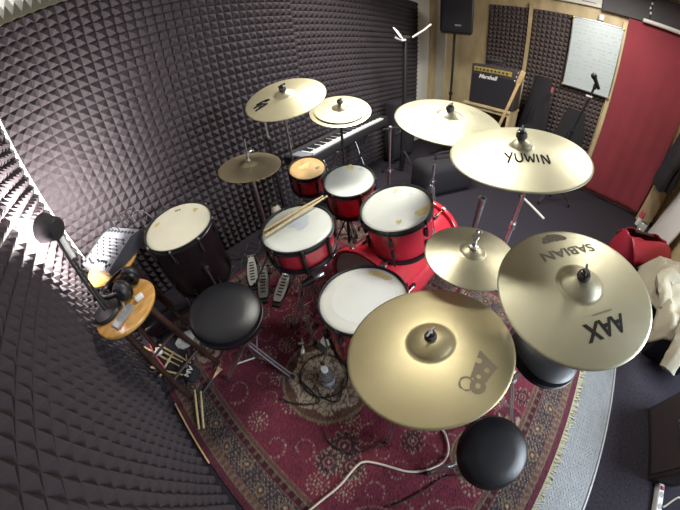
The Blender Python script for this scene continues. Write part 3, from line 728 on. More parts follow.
# headphones and small things on the near stool
hp = thing('headphones', 'black headphones lying on the wooden stool beside the lamp base', 'headphones', (-.262, 1.262, .7215), rz=.9)
hp.scale = (1.3, 1.3, 1.3)
for sx in (-1, 1):
    T = Matrix.Translation((sx * .042, 0, .042)) @ Matrix.Rotation(sx * PI / 2.3, 4, 'Y')
    cup = MB().lathe([(0, .026), (.026, .024), (.037, .014), (.040, 0), (.038, -.006), (0, -.006)], 28, T).build('ear_cup', M['black_plastic'], hp)
    MB().lathe([(.018, -.006), (.040, -.006), (.043, -.014), (.038, -.022), (.020, -.020)], 28, T, closed=True).build('ear_pad', M['leather'], hp)
MB().tube(spline([(-.065, 0, .055), (-.072, .06, .05), (-.04, .115, .035), (0, .13, .03), (.04, .115, .035), (.072, .06, .05), (.065, 0, .055)], 8), .009, 8).build('headband', M['leather'], hp)
tag(MB().rbox((-.255, 1.352, .7215 + .022), (.05, .04, .044), .01).build('plug_adapter', M['white_plastic']), 'small white plug adapter behind the headphones on the stool', 'adapter')
ph = thing('mobile_phone', 'flat grey phone on the front of the near wooden stool', 'phone', (-.35, 1.12, .7215), rz=.5)
MB().rbox((0, 0, .004), (.14, .065, .008), .004).build('case', M['grey_plastic'], ph); MB().box((0, 0, .0084), (.125, .058, .0006)).build('screen', mat('phone screen', (.3, .31, .33), .12), ph, 0)
tag(MB().rbox((-.235, 1.155, .7215 + .012), (.045, .03, .024), .006).build('battery_box', M['white_plastic']), 'little white box right of the headphones on the stool', 'box')

# ------------------------------------------------------------------ pedals, bottle, cables on the rug
def pedal(c, rz, label, m, cat='pedal', beater=False, w=.085, ln=.26):
    t = thing('foot_pedal', label, cat, (c[0], c[1], .016), rz=rz)
    MB().rbox((0, 0, .006), (ln + .06, w * .8, .010), .004).build('base_plate', M['black_metal'], t)
    R_ = Matrix.Rotation(-.28, 3, 'Y')
    f = MB(); s = 12; vs = []
    for k in range(s + 1):
        x = -ln / 2 + ln * k / s; hw = w / 2 * (.62 + .38 * math.sin(PI * min(1, k / s * 1.15)) ** .6)
        for y in (-hw, hw):
            for z in (.0, .010): vs.append(tuple(R_ @ Vector((x, y, z)) + Vector((0, 0, .052))))
    fs = []
    for k in range(s):
        a, b = 4 * k, 4 * k + 4; fs += [(a + 1, a + 3, b + 3, b + 1), (a, b, b + 2, a + 2), (a, a + 1, b + 1, b), (a + 2, b + 2, b + 3, a + 3)]
    fs += [(0, 2, 3, 1), (4 * s, 4 * s + 1, 4 * s + 3, 4 * s + 2)]
    fb = f.add(vs, fs).build('footboard', m, t)
    g = MB()
    for k in range(7):
        p = R_ @ Vector((-ln / 2 + .05 + k * .026, 0, .012)); g.box(tuple(p + Vector((0, 0, .052))), (.010, w * .45, .003), R_)
    g.build('tread', M['black_plastic'], fb, 0)
    for sy in (-1, 1): MB().cyl((ln / 2 + .01, sy * w * .45, .01), (ln / 2 + .01, sy * w * .45, .15 if beater else .11), .008).build('upright', M['chrome'], t)
    MB().cyl((ln / 2 + .01, -w * .5, .13 if beater else .10), (ln / 2 + .01, w * .5, .13 if beater else .10), .006).build('axle', M['chrome'], t)
    MB().cyl((ln / 2 - .01, 0, .09), (ln / 2 + .008, 0, .125 if beater else .10), .004).build('chain', M['steel'], t)
    if beater:
        MB().cyl((ln / 2 + .01, 0, .13), (ln / 2 + .035, 0, .26), .004).build('beater_rod', M['chrome'], t)
        MB().lathe([(0, -.028), (.018, -.024), (.024, 0), (.018, .024), (0, .028)], 16, Matrix.Translation((ln / 2 + .04, 0, .28))).build('beater', M['felt'], t)
    return t
pedal((.485, 1.545), math.atan2(.18, .12), 'pale hi-hat footboard beside the black throne seat, farthest left', mat('pale worn metal', (.50, .50, .46), .4, metal=.4, var=.1))
pedal((.475, 1.37), math.atan2(.19, .16), 'dull grey footboard between the two shinier pedals', mat('dull grey metal', (.24, .23, .22), .5, metal=.4, var=.15))
pedal((.555, 1.225), math.atan2(.13, .25), 'shiny footboard with cut-outs beside the snare drum', mat('pedal metal', (.48, .47, .44), .35, metal=.6, var=.12))
pedal((.545, .665), math.atan2(-.01, .55), 'bass drum pedal with felt beater at the red bass drum', M['steel'], beater=True)

bt = thing('water_bottle', 'clear plastic water bottle standing on the rug by the floor tom', 'bottle', (.265, .475, .015)); bt.scale = (1.3, 1.3, 1.1)
MB().lathe([(0, .004), (.024, 0), (.031, .004), (.032, .02), (.030, .05), (.032, .08), (.030, .11), (.031, .135), (.022, .165), (.0125, .18), (.0125, .195), (.011, .195), (.011, .178), (.02, .163), (.029, .133), (.028, .11), (.030, .08), (.028, .05), (.030, .02), (.028, .006), (0, .008)], 36).build('body', M['glass_clear'], bt)
MB().lathe([(0, .186), (.0145, .186), (.0145, .204), (.012, .206), (0, .206)], 24).build('cap', M['white_plastic'], bt)
MB().lathe([(.0322, .05), (.0326, .055), (.0326, .10), (.0322, .105)], 36).build('sleeve', mat('pale wrapper', (.7, .75, .78), .3, trans=.5), bt)
def cable(pts, r, m, label, n=10, z=None, name='cable', seg=8, grp=None):
    return tag(MB().tube(spline([(p[0], p[1], (z if len(p) < 3 else p[2])) for p in pts], n), r, seg).build(name, M[m]), label, 'cable', grp)
ringp = [(.28 + .135 * math.cos(a), .53 + .135 * math.sin(a) * 1.05, .020 + .004 * (k % 2)) for k, a in enumerate([2.2 + 2 * PI * 1.06 * i / 16 for i in range(17)])]
cable(ringp + [(.15, .44, .02), (.05, .52, .02), (.0, .62, .02)], .0045, 'cable_black', 'black cable looped round the water bottle')
cable([(.33, .42), (.22, .36), (.18, .44), (.20, .52)], .004, 'cable_black', 'short black cable crossing beside the water bottle', z=.020)
cable([(-.33, .068), (-.22, .058), (-.11, .047), (.01, .052), (.06, .036), (.095, -.02), (.122, -.085), (.150, -.157), (.19, -.215), (.238, -.255), (.30, -.285), (.36, -.275), (.42, -.22), (.45, -.15)], .0058, 'cable_white', 'cream cable snaking across the rug to the small black stool', z=.022)
cable([(-.05, -.20), (.06, -.26), (.15, -.30), (.24, -.34), (.30, -.42)], .004, 'cable_black', 'thin black cable at the bottom rug edge by the small stool', z=.020)
cable([(.22, .02), (.14, .06), (.05, .12), (.02, .24), (.06, .33)], .0035, 'cable_black', 'thin black cable under the golden ride cymbal', z=.020)
for i, (x, y) in enumerate(((.60, 1.72), (.72, 1.62), (.66, 1.80), (.55, 1.86))):
    pts = [(x - .18, y + .05 * i - .05, .02), (x - .08, y + .05, .04), (x, y - .04, .022), (x + .12, y + .04, .05), (x + .2, y - .1, .022), (x + .28, y + .02, .022)]
    cable(pts, .004, 'cable_black', ['tangled black cable behind the hi-hat pedals, nearest the throne', 'tangled black cable behind the hi-hat pedals, nearest the snare', 'tangled black cable behind the hi-hat pedals, nearest the foam wall', 'tangled black cable at the foot of the foam wall behind the dark drum'][i], grp='tangled cables by the foam wall')
# microphone clipped by the floor tom rim
mc = thing('microphone', 'short black and silver microphone between snare and floor tom', 'microphone', (.475, .775, .50), frame((.95, -.25, .12)))
MB().cyl((0, 0, -.02), (0, 0, .055), .016, .02, 16).build('body', M['black_plastic'], mc); MB().lathe([(.021, .05), (.025, .06), (.026, .09), (.02, .11), (0, .115)], 20).build('grille', M['chrome'], mc)
ms = thing('microphone_stand', 'short chrome microphone stand on the rug beside the floor tom', 'microphone stand', (.43, .80, 0))
tripod(ms, .2, .08, 3, .2); MB().cyl((0, 0, .03), (0, 0, .40), .008).build('pole', M['chrome'], ms); MB().tube([(0, 0, .40), (.012, -.005, .44), (.028, -.012, .487)], .006, 8).build('gooseneck', M['chrome'], ms); clamp(ms, .2)
cl = thing('drum_key_clamp', 'loose chrome clamp on the rug left of the floor tom', 'clamp', (.30, .73, .017), rz=.8)
MB().rbox((0, 0, .016), (.05, .03, .03), .008).build('jaw', M['chrome'], cl); MB().cyl((.02, 0, .016), (.10, .01, .014), .008).build('bolt', M['chrome'], cl); MB().rbox((.06, .012, .02), (.02, .04, .014), .005).build('wing', M['steel'], cl)

# ------------------------------------------------------------------ clutter by the stools
bag = thing('stick_bag', 'open dark stick bag on the rug edge under the near stool', 'bag', (-.43, 1.38, .012), rz=-.1)
mb = MB(); s = 16; vs = []; fs = []
for i in range(13):
    for j in range(s + 1):
        u = i / 12; a = PI * (j / s); x = (j / s - .5) * .24; zz = .028 * abs(math.sin(a * 2)) + .02 * math.sin(a) + .006 * math.sin(u * 13 + j)
        vs.append((x + .012 * math.sin(u * 6), -.24 + u * .48, zz * .8 + .004))
for i in range(12):
    for j in range(s): a = i * (s + 1) + j; fs.append((a, a + 1, a + s + 2, a + s + 1))
o = mb.add(vs, fs).build('pouch', M['black_fabric'], bag); md = o.modifiers.new('thick', 'SOLIDIFY'); md.thickness = .004
MB().tube(spline([(-.09, .20, .06), (-.07, .06, .09), (-.03, -.10, .07)], 8), .006, 6).build('strap', M['pink'], bag)['label'] = 'red strap'
gs = 'loose sticks at the foot of the stools'
SK = [((-.56, 1.60, .06), (-.38, 1.24, .055), 'pale drumstick in the open bag, farthest left'), ((-.50, 1.56, .06), (-.345, 1.25, .055), 'pale drumstick in the open bag, second from the left'),
      ((-.57, 1.38, .075), (-.36, 1.12, .07), 'drumstick lying on top of the other sticks in the bag'), ((-.44, 1.52, .06), (-.30, 1.20, .055), 'drumstick in the bag nearest the dark drum'),
      ((-.493, .80, .022), (-.372, 1.02, .05), 'one of two tan sticks side by side on the dark rug border, nearer the wall'), ((-.466, .785, .022), (-.342, .985, .05), 'one of two tan sticks side by side on the dark rug border, nearer the rug'),
      ((-.545, 1.28, .05), (-.36, 1.36, .075), 'drumstick lying crosswise over the bag')]
for p, q, l in SK: stick(p, q, l, gs)
tag(MB().cyl((-.556, .60, .020), (-.545, 1.05, .020), .006, .006, 12).build('wooden_rod', M['rose']), 'long thin wooden rod along the left rug edge', 'rod')
br = thing('wire_brush', 'black-handled brush with pale bristles lying beside the dark rug border', 'brush', (-.29, 1.00, .022), frame((.85, .25, .03)))
MB().cyl((0, 0, -.06), (0, 0, .05), .010).build('handle', M['black_plastic'], br)
mb = MB()
for k in range(30): a = rnd.uniform(0, 2 * PI); q = rnd.uniform(0, .022); mb.cyl((0, 0, .05), (math.cos(a) * q, math.sin(a) * q * .4, .14), .0012, seg=4)
o = mb.build('bristles', M['stick'], br, 0); o['kind'] = 'stuff'
bx = thing('black_pouch', 'small black pouch with white lettering lying by the tan sticks', 'pouch', (-.335, 1.13, .013), rz=.5)
MB().rbox((0, 0, .035), (.11, .09, .07), .025).build('body', M['black_fabric'], bx); text_mb('MV', .055, Matrix.Translation((0, 0, .0712)), bold=.002).build('lettering', M['white_plastic'], bx, 0)
def crumple(c, r, m, label, cat, name, seed, sc=(1, 1, .6)):
    rr = random.Random(seed); mb = MB(); s = 14; n = 9; vs = []
    for i in range(n + 1):
        for j in range(s):
            a, b = PI * i / n, 2 * PI * j / s; q = r * rr.uniform(.78, 1.12)
            vs.append((c[0] + q * sc[0] * math.sin(a) * math.cos(b), c[1] + q * sc[1] * math.sin(a) * math.sin(b), max(c[2], c[2] + r * sc[2] + q * sc[2] * -math.cos(a))))
    fs = [(i * s + j, i * s + (j + 1) % s, (i + 1) * s + (j + 1) % s, (i + 1) * s + j) for i in range(n) for j in range(s)]
    return tag(mb.add(vs, fs).build(name, m, None, 20), label, cat)
crumple((-.25, 1.42, .012), .07, M['paper'], 'crumpled white paper on the rug between stool and throne', 'paper', 'crumpled_paper', 3, (1.3, 1, .35))
crumple((-.46, 1.44, .06), .034, M['paper'], 'smaller crumpled tissue on the stick bag', 'tissue', 'crumpled_tissue', 4, (1, 1, .7))
crumple((-.18, 1.36, .012), .045, M['cream_cloth'], 'cream rag on the rug under the throne edge', 'rag', 'cotton_rag', 8, (1.5, 1, .35))
for i, (p, q) in enumerate((((-.24, 1.30), (-.10, 1.45)), ((-.28, 1.24), (-.16, 1.33)), ((-.40, 1.10), (-.30, 1.30)))):
    x = thing('metal_bracket', ['thin chrome rod on the rug near the throne', 'short chrome rod lying between pouch and throne', 'chrome rod lying by the brush'][i], 'metal rod', (p[0], p[1], .022), frame((q[0] - p[0], q[1] - p[1], .02)))
    L_ = math.hypot(q[0] - p[0], q[1] - p[1]); MB().cyl((0, 0, 0), (0, 0, L_), .006).build('rod', M['chrome'], x); MB().rbox((0, 0, L_ * .6), (.022, .022, .03), .006).build('collar', M['chrome'], x)

# ------------------------------------------------------------------ keyboard and things behind the kit
ka = .135; kb = thing('digital_piano', 'dark digital piano with white keys standing along the back wall', 'keyboard', (1.955, 1.80, 0), rz=ka)
KL, KD, KZ = 1.50, .27, .72
MB().rbox((0, .0, KZ - .045), (KL, KD, .09), .015).build('body', M['black_plastic'], kb)
MB().box((0, .075, KZ + .002), (KL - .04, .10, .006)).build('control_panel', mat('dark panel', (.05, .05, .058), .4), kb, 0)
nk = 52; kw = (KL - .22) / nk
for k in range(nk):
    MB().box((-KL / 2 + .11 + kw * (k + .5), -.055, KZ + .008), (kw - .0015, .135, .016)).build('white_key', M['white_plastic'], kb, 0)
for k in range(nk - 1):
    if k % 7 in (0, 1, 3, 4, 5): MB().box((-KL / 2 + .11 + kw * (k + 1), -.035, KZ + .021), (kw * .55, .09, .012)).build('black_key', M['black_plastic'], kb, 0)
for sx in (-1, 1): MB().rbox((sx * (KL / 2 - .05), -.05, KZ + .01), (.10, .16, .03), .01).build('end_cheek', M['mixer_grey' if sx < 0 else 'black_plastic'], kb)
for sx in (-1, 1):
    for sg in (-1, 1): MB().cyl((sx * .30 - .0, -sg * .11, KZ - .09), (sx * .30, sg * .12, .015), .014).build('stand_leg', M['steel'], kb)
    MB().cyl((sx * .30, -.13, .02), (sx * .30, .13, .02), .014).build('stand_foot', M['black_metal'], kb)
for sx in (-1, 1): MB().rbox((sx * .3, 0, KZ - .1), (.05, .26, .03), .008).build('stand_rest', M['steel'], kb)
cs = thing('instrument_case', 'long dark instrument case standing behind the digital piano end', 'case', (3.22, 1.90, 0), rz=0)
MB().rbox((0, 0, .45), (.55, .20, .84), .05).build('shell', M['black_fabric'], cs); MB().rbox((0, -.10, .45), (.56, .012, .03), .005).build('latch_band', M['steel'], cs)
for sx in (-1, 1): MB().rbox((sx * .15, -.106, .46), (.04, .014, .05), .005).build('latch', M['chrome'], cs)
cs = thing('bag', 'low dark gear bag on the floor behind the crash cymbals', 'bag', (2.75, 1.0, 0), rz=-.5)
MB().rbox((0, 0, .19), (.75, .36, .38), .09, 4).build('body', M['black_fabric'], cs); MB().tube(spline([(-.15, 0, .37), (-.12, 0, .45), (.12, 0, .45), (.15, 0, .37)], 8), .012, 8).build('handle', M['black_fabric'], cs)
# music stand pole with papers
st = thing('music_stand', 'tall black stand with clipped white papers near the far corner', 'music stand', (2.83, 1.62, 0))
tripod(st, .3, .26, 3, .4, m='black_metal'); MB().cyl((0, 0, .05), (0, 0, .9), .030).build('lower_tube', M['black_metal'], st); MB().cyl((0, 0, .9), (0, 0, 1.64), .025).build('upper_tube', M['black_metal'], st)
MB().rbox((0, -.01, 1.66), (.09, .08, .06), .015).build('clip', M['black_metal'], st)
Rp = Matrix.Rotation(.5, 3, 'X') @ Matrix.Rotation(.3, 3, 'Y')
MB().rbox((-.07, .03, 1.70), (.16, .15, .014), .005, 2, Matrix.Rotation(.9, 3, 'X') @ Matrix.Rotation(.3, 3, 'Y')).build('paper', M['paper'], st); MB().tube(spline([(-.12, .05, 1.66), (-.10, -.02, 1.63), (-.02, -.03, 1.64)], 6), .012, 8).build('paper_roll', M['paper'], st)
MB().tube([(.06, -.06, 1.67), (.14, -.16, 1.76), (.19, -.22, 1.83)], .011, 8).build('paper_roll', M['paper'], st)
bt = thing('pale_flask', 'small pale rounded flask at the foot of the foam wall behind the snare', 'flask', (1.06, 1.93, 0))
MB().lathe([(0, 0), (.05, 0), (.056, .02), (.056, .17), (.04, .23), (.022, .25), (0, .25)], 28).build('body', M['head_cream'], bt); MB().lathe([(0, .25), (.024, .25), (.024, .28), (0, .285)], 20).build('cap', M['steel'], bt)
s = thing('hardware_stand', 'thin black stand with a knob by the foam wall, under the steeply tilted crash', 'stand', (.865, 1.45, 0))
tripod(s, .3, .14, 3, .7, m='black_metal'); MB().cyl((0, 0, .05), (0, 0, 1.02), .010).build('lower_tube', M['black_metal'], s); MB().cyl((0, 0, 1.02), (0, 0, 1.19), .007).build('upper_tube', M['chrome'], s); MB().ball((0, 0, 1.03), .020, 14).build('knob', M['black_plastic'], s)
# loose hardware behind the toms
for i, (x, y, a) in enumerate(((1.95, .80, .2), (1.72, .30, 1.1))):
    s = thing('hardware_stand', ['folded chrome stand on the dark floor behind the largest rack tom', 'short open metal pole on the dark floor behind the greenish hi-hat'][i], 'stand', (x, y, 0))
    if i == 0:
        tripod(s, .42, .12, 3, a, r=.011); MB().cyl((0, 0, .05), (0, 0, .62), .014).build('tube', M['chrome'], s); clamp(s, .45)
    else:
        tripod(s, .22, .2, 3, a, m='black_metal'); MB().cyl((0, 0, .06), (0, 0, .34), .016).build('lower_tube', M['black_metal'], s); MB().lathe([(.015, .34), (.022, .34), (.030, .60), (.026, .60), (.016, .35)], 20, None, True).build('upper_sleeve', M['steel'], s)
x = thing('boom_rod', 'bright white-tipped rod lying on the dark floor under the handwritten cymbal', 'rod', (3.16, -.03, .012), frame((.66, .72, .02)))
MB().cyl((0, 0, -.30), (0, 0, .16), .016).build('rod', M['white_plastic'], x); MB().cyl((0, 0, .16), (0, 0, .20), .018).build('sleeve', M['black_plastic'], x)
cable([(1.9, 1.02, .012), (1.85, .9, .08), (1.98, .92, .2), (1.92, 1.05, .25), (1.8, 1.0, .05), (1.7, .92, .012)], .007, 'grey_plastic', 'grey cable loop behind the largest rack tom')

# ------------------------------------------------------------------ far wall
sp = thing('loudspeaker', 'black loudspeaker on a pole in the far corner', 'loudspeaker', (3.86, 1.42, 1.80), rz=.35)
MB().rbox((0, 0, .24), (.34, .42, .48), .03).build('cabinet', M['black_plastic'], sp); MB().rbox((-.168, 0, .25), (.02, .38, .43), .01).build('grille', M['grille'], sp)
MB().box((-.180, -.02, .10), (.004, .08, .022)).build('badge', M['steel'], sp, 0)
ss = thing('speaker_stand', 'black pole stand under the corner loudspeaker', 'speaker stand', (3.88, 1.45, 0))
tripod(ss, .45, .26, 3, .5, r=.014, m='black_metal'); MB().cyl((0, 0, .05), (0, 0, 1.80), .017).build('pole', M['black_metal'], ss); clamp(ss, .95, 'black_metal', .026)
ab = thing('wooden_cabinet', 'open plywood cabinet carrying the guitar amplifier', 'cabinet', (3.86, .83, 0), rz=-.12)
for sy in (-1, 1): MB().box((0, sy * .31, .445), (.40, .03, .89)).build('side_panel', M['ply'], ab, 0)
MB().box((0, 0, .895), (.44, .66, .03)).build('top', M['ply'], ab, 0); MB().box((0, 0, .45), (.38, .59, .02)).build('shelf', M['ply'], ab, 0); MB().box((-.185, 0, .855), (.02, .59, .05)).build('rail', M['ply'], ab, 0); MB().box((.19, 0, .45), (.012, .59, .86)).build('back_panel', M['dark_wood'], ab, 0)
am = thing('guitar_amplifier', 'black guitar amplifier with gold control strip on the plywood cabinet', 'amplifier', (3.80, .83, .911), rz=-.12)
MB().rbox((0, -.03, .26), (.26, .62, .52), .02).build('cabinet', M['amp_brown'], am); MB().box((-.131, -.03, .205), (.012, .57, .37)).build('grille', M['grille'], am, 0)
MB().box((-.133, -.01, .455), (.012, .50, .06)).build('control_panel', M['gold_panel'], am, 0)
for k in range(9): MB().cyl((-.139, -.20 + k * .05, .455), (-.154, -.20 + k * .05, .455), .011, seg=12).build('knob', M['black_plastic'], am)
TT = Matrix.Translation((-.139, .045, .365)) @ Matrix(((0, 0, -1, 0), (-1, 0, 0, 0), (0, 1, 0, 0), (0, 0, 0, 1)))
text_mb('Marshall', .068, TT, None, shear=.25, bold=.003, xs=1.05).build('lettering', M['white_plastic'], am, 0)['label'] = 'white script lettering'
MB().tube(spline([(0, -.12, .52), (0, -.10, .55), (0, .10, .55), (0, .12, .52)], 6), .012, 8).build('handle', M['black_plastic'], am)
tag(MB().rbox((3.86, .86, 1.432 + .03 + .03), (.14, .22, .06), .015).build('effects_box', M['black_plastic']), 'small dark box on top of the guitar amplifier', 'box')

# guitar
gu = thing('electric_guitar', 'electric guitar with a pale neck leaning beside the amplifier cabinet', 'guitar', (3.40, .728, .24), frame((.06, -.25, 1)))
mb = MB(); s = 48; ov = []
for k in range(s):
    a = 2 * PI * k / s; w = .165 * (1 + .12 * math.cos(2 * a) - .16 * math.cos(a * 1) * 0); y = math.sin(a) * (.16 + .03 * abs(math.cos(a))); z = math.cos(a) * .22
    wa = 1 - .30 * math.exp(-((z - .03) / .07) ** 2); ov.append((y * wa, z + .22))
vs = [(-.02, y, z) for y, z in ov] + [(.02, y, z) for y, z in ov]
mb.add(vs, [tuple(range(s)), tuple(range(2 * s - 1, s - 1, -1))] + [(i, i + s, (i + 1) % s + s, (i + 1) % s) for i in range(s)]).build('body', M['black_plastic'], gu)
MB().rbox((-.028, 0, .74), (.022, .038, .66), .008).build('neck', M['rose'], gu)
hs_ = MB().rbox((-.022, .004, 1.15), (.016, .058, .17), .006).build('headstock', M['rose'], gu)
for k in range(6): MB().cyl((-.022, .045 - (k % 2) * .09, 1.09 + (k // 2) * .05), (-.022, (.06 if k % 2 == 0 else -.06), 1.09 + (k // 2) * .05), .006, seg=8).build('tuning_peg', M['chrome'], hs_)
for k in range(2): MB().rbox((-.025, 0, .20 + k * .09), (.012, .07, .03), .005).build('pickup', M['black_metal'], gu)
gs_ = thing('guitar_stand', 'black guitar stand under the electric guitar beside the amplifier cabinet', 'guitar stand', (3.44, .71, 0))
tripod(gs_, .42, .17, 3, .5, m='black_metal'); MB().cyl((0, 0, .05), (0, 0, .62), .011).build('post', M['black_metal'], gs_)
for sy in (-1, 1): MB().tube([(0, 0, .30), (-.03, sy * .10, .25), (-.10, sy * .10, .225), (-.115, sy * .10, .255)], .009, 8).build('cradle_arm', M['black_metal'], gs_)
def gigbag(c, n, label, h, w, rz=0):
    t = thing('gig_bag', label, 'gig bag', c, frame(n) @ Matrix.Rotation(rz, 3, 'Z'))
    s = 22; vs = []; fs = []
    for i in range(s + 1):
        z = h * i / s; q = i / s; ww = w * (.30 + .70 * max(0, math.cos((q - .22) * 1.65)) ** 1.0) * (1 if q > .03 else .8); dd = .075 * (.45 + .55 * (1 - q))
        for k in range(18):
            a = 2 * PI * k / 18; vs.append((math.cos(a) * dd * (1 + .06 * math.sin(k * 3 + i)), math.sin(a) * ww / 2, z))
    for i in range(s):
        for k in range(18): fs.append((i * 18 + k, i * 18 + (k + 1) % 18, (i + 1) * 18 + (k + 1) % 18, (i + 1) * 18 + k))
    fs += [tuple(range(18))[::-1], tuple(s * 18 + k for k in range(18))]
    MB().add(vs, fs).build('body', M['black_fabric'], t); MB().rbox((-.07, 0, h * .35), (.03, w * .5, h * .3), .012).build('pocket', M['black_fabric'], t)
    MB().tube(spline([(-.075, w * .1, h * .55), (-.11, w * .14, h * .62), (-.06, w * .1, h * .72)], 6), .010, 6).build('strap', M['black_fabric'], t)
    return t
gigbag((4.10, .27, .02), (.10, -.02, 1), 'tall black gig bag leaning on the far foam, nearest the guitar', 1.40, .44)
tag(MB().box((4.10, .10, 1.28), (.012, .03, .07)).build('red_tag', M['pink']), 'little red tag hanging on the far foam between the gig bags', 'tag')
gigbag((4.08, -.25, .02), (.11, -.03, 1), 'shorter black gig bag leaning below the whiteboard', 1.10, .50)

wb = thing('whiteboard', 'whiteboard covered in faint green writing on the far wall', 'whiteboard', (XF - .062, -.335, 1.39))
MB().box((0, 0, .455), (.018, .63, .91)).build('panel', M['whiteboard'], wb, 0)
fr = MB().box((-.004, 0, .917), (.026, .66, .014)).box((-.004, 0, -.007), (.026, .66, .014)).box((-.004, .322, .455), (.026, .014, .93)).box((-.004, -.322, .455), (.026, .014, .93)).build('frame', M['steel'], wb, 0)
mb = MB()
for row in range(17):
    z = .87 - row * .05; y = .29
    while y > -.28:
        L_ = rnd.uniform(.03, .09)
        if rnd.random() < .78:
            pts = [(-.0095, y - L_ * q / 8, z + rnd.uniform(-.011, .011)) for q in range(9)]; mb.tube(pts, .0016, 4)
        y -= L_ + rnd.uniform(.01, .03)
mb.build('writing', mat('faint green marker', (.34, .46, .44), .7), wb, 0)
for sy in (-1, 1):
    for z in (.0, .91): MB().rbox((-.012, sy * .322, z), (.03, .03, .03), .006).build('corner_clip', M['gold_panel'], wb)
tag(MB().rbox((XF - .03, -.36, 2.375), (.06, .075, .09), .02).build('wall_sensor', M['white_plastic']), 'small white box on the plywood above the whiteboard', 'sensor')
# boards high on the far wall
db = thing('dark_board', 'dark grey board along the top of the wall above the red curtain', 'board', (XF - .05, -1.2, 2.64))
MB().box((0, 0, 0), (.06, 1.70, .34)).build('panel', M['dark_board'], db, 0); MB().box((-.032, .26, 0), (.006, .012, .34)).build('joint', M['ink'], db, 0)
for k in range(3): MB().ball((-.036, .26 + .012 * (k % 2), -.05 + k * .06), .014, 10, (.6, 1, 1.4)).build('white_fixing', M['white_plastic'], db)
tag(MB().cyl((XF - .115, -.86, 2.475), (XF - .115, -2.0, 2.475), .026, seg=16).build('white_batten', M['white_plastic']), 'white tube hung below the dark board over the curtain', 'tube')
wp = thing('white_sheet', 'white sheet at the top of the plywood wall', 'sheet', (XF - .03, .02, 2.66)); MB().box((0, 0, 0), (.04, .72, .33)).build('sheet', M['white_paint'], wp, 0); MB().box((-.021, -.2, -.12), (.004, .18, .012)).build('slot', M['grey_plastic'], wp, 0)
# red curtain with soft folds
mb = MB(); nu, nv_ = 110, 40; vs = []; fs = []
for j in range(nv_ + 1):
    z = .05 + (2.46 - .05) * j / nv_
    for i in range(nu + 1):
        u = i / nu; y = -.70 - u * .98; f = (1 - j / nv_) ** 1.2
        d = .004 * math.sin(u * 31 + .8 * math.sin(j * .12)) * (.1 + f) + .010 * math.sin(u * 11 + j * .03) * f
        vs.append((XF - .055 + d - .03 * f, y, z))
for j in range(nv_):
    for i in range(nu): a = j * (nu + 1) + i; fs.append((a, a + nu + 1, a + nu + 2, a + 1))
o = mb.add(vs, fs).build('curtain', M['curtain'], None, 180); md = o.modifiers.new('thick', 'SOLIDIFY'); md.thickness = .006
tag(o, 'plain deep red curtain hanging to the floor on the far wall', 'curtain')
# microphone stand by the whiteboard
ms = thing('boom_microphone_stand', 'black boom microphone stand in front of the whiteboard', 'microphone stand', (3.52, -.255, 0))
tripod(ms, .28, .28, 3, .6, m='black_metal'); MB().cyl((0, 0, .05), (0, 0, .95), .018).build('pole', M['black_metal'], ms); clamp(ms, .93, 'black_metal', .02)
MB().cyl((.0, .03, .80), (0, -.10, 1.46), .013).build('boom', M['black_metal'], ms); MB().rbox((0, -.07, 1.36), (.03, .075, .022), .006).build('clutch', M['white_plastic'], ms)
MB().rbox((0, -.105, 1.48), (.035, .04, .06), .01).build('clip', M['black_plastic'], ms)
mc = thing('vocal_microphone', 'black vocal microphone clipped on the stand before the whiteboard', 'microphone', (3.50, -.372, 1.515), frame((-.25, .45, .6)))
MB().cyl((0, 0, -.06), (0, 0, .07), .018, .024, 16).build('handle', M['black_plastic'], mc); MB().ball((0, 0, .092), .034, 18).build('grille', M['black_metal'], mc)

# ------------------------------------------------------------------ right side
wp = thing('white_board', 'white board leaning against the right wall behind the red bag', 'board', (3.72, -1.86, 0), frame((0, -.13, 1)))
MB().rbox((0, 0, .37), (.62, .03, .74), .008).build('sheet', M['white_plastic'], wp); MB().box((-.16, .017, .16), (.10, .004, .04)).build('slot', M['ink'], wp, 0)
pk = thing('plywood_plank', 'yellow plywood plank standing beside the red curtain', 'plank', (4.30, -1.80, 0)); MB().box((0, 0, .6), (.06, .22, 1.2)).build('plank', M['ply'], pk, 0)
hg = thing('dark_jacket', 'dark jacket hanging by the plywood plank at the right edge', 'jacket', (4.10, -1.72, .62))
mb = MB(); s = 20; vs = []; fs = []
for i in range(15):
    q = i / 14; w = .20 * (.55 + .6 * math.sin(PI * min(1, q * .8 + .18))); d = .11 * (.5 + .7 * (1 - q))
    for k in range(s): a = 2 * PI * k / s; f = 1 + .18 * math.sin(k * 2.4 + i * .5); vs.append((math.cos(a) * w * f, math.sin(a) * d * f, q * .85))
for i in range(14):
    for k in range(s): fs.append((i * s + k, i * s + (k + 1) % s, (i + 1) * s + (k + 1) % s, (i + 1) * s + k))
fs += [tuple(range(s))[::-1], tuple(14 * s + k for k in range(s))]
mb.add(vs, fs).build('body', M['black_fabric'], hg); MB().tube(spline([(-.14, .03, .68), (-.22, .06, .45), (-.20, .08, .18), (-.16, .08, .0)], 8), [.06] * 12 + [.05] * 13, 12).build('sleeve', M['black_fabric'], hg)
MB().cyl((0, 0, .83), (0, 0, 1.0), .004).cyl((0, 0, 1.0), (0, -.23, 1.0), .005).build('hook', M['steel'], hg)
rb = thing('red_handbag', 'red leather bag lying half open on the dark floor', 'bag', (3.10, -1.45, 0), rz=math.radians(-65))
mb = MB(); s = 28; vs = []; fs = []; n_ = 12
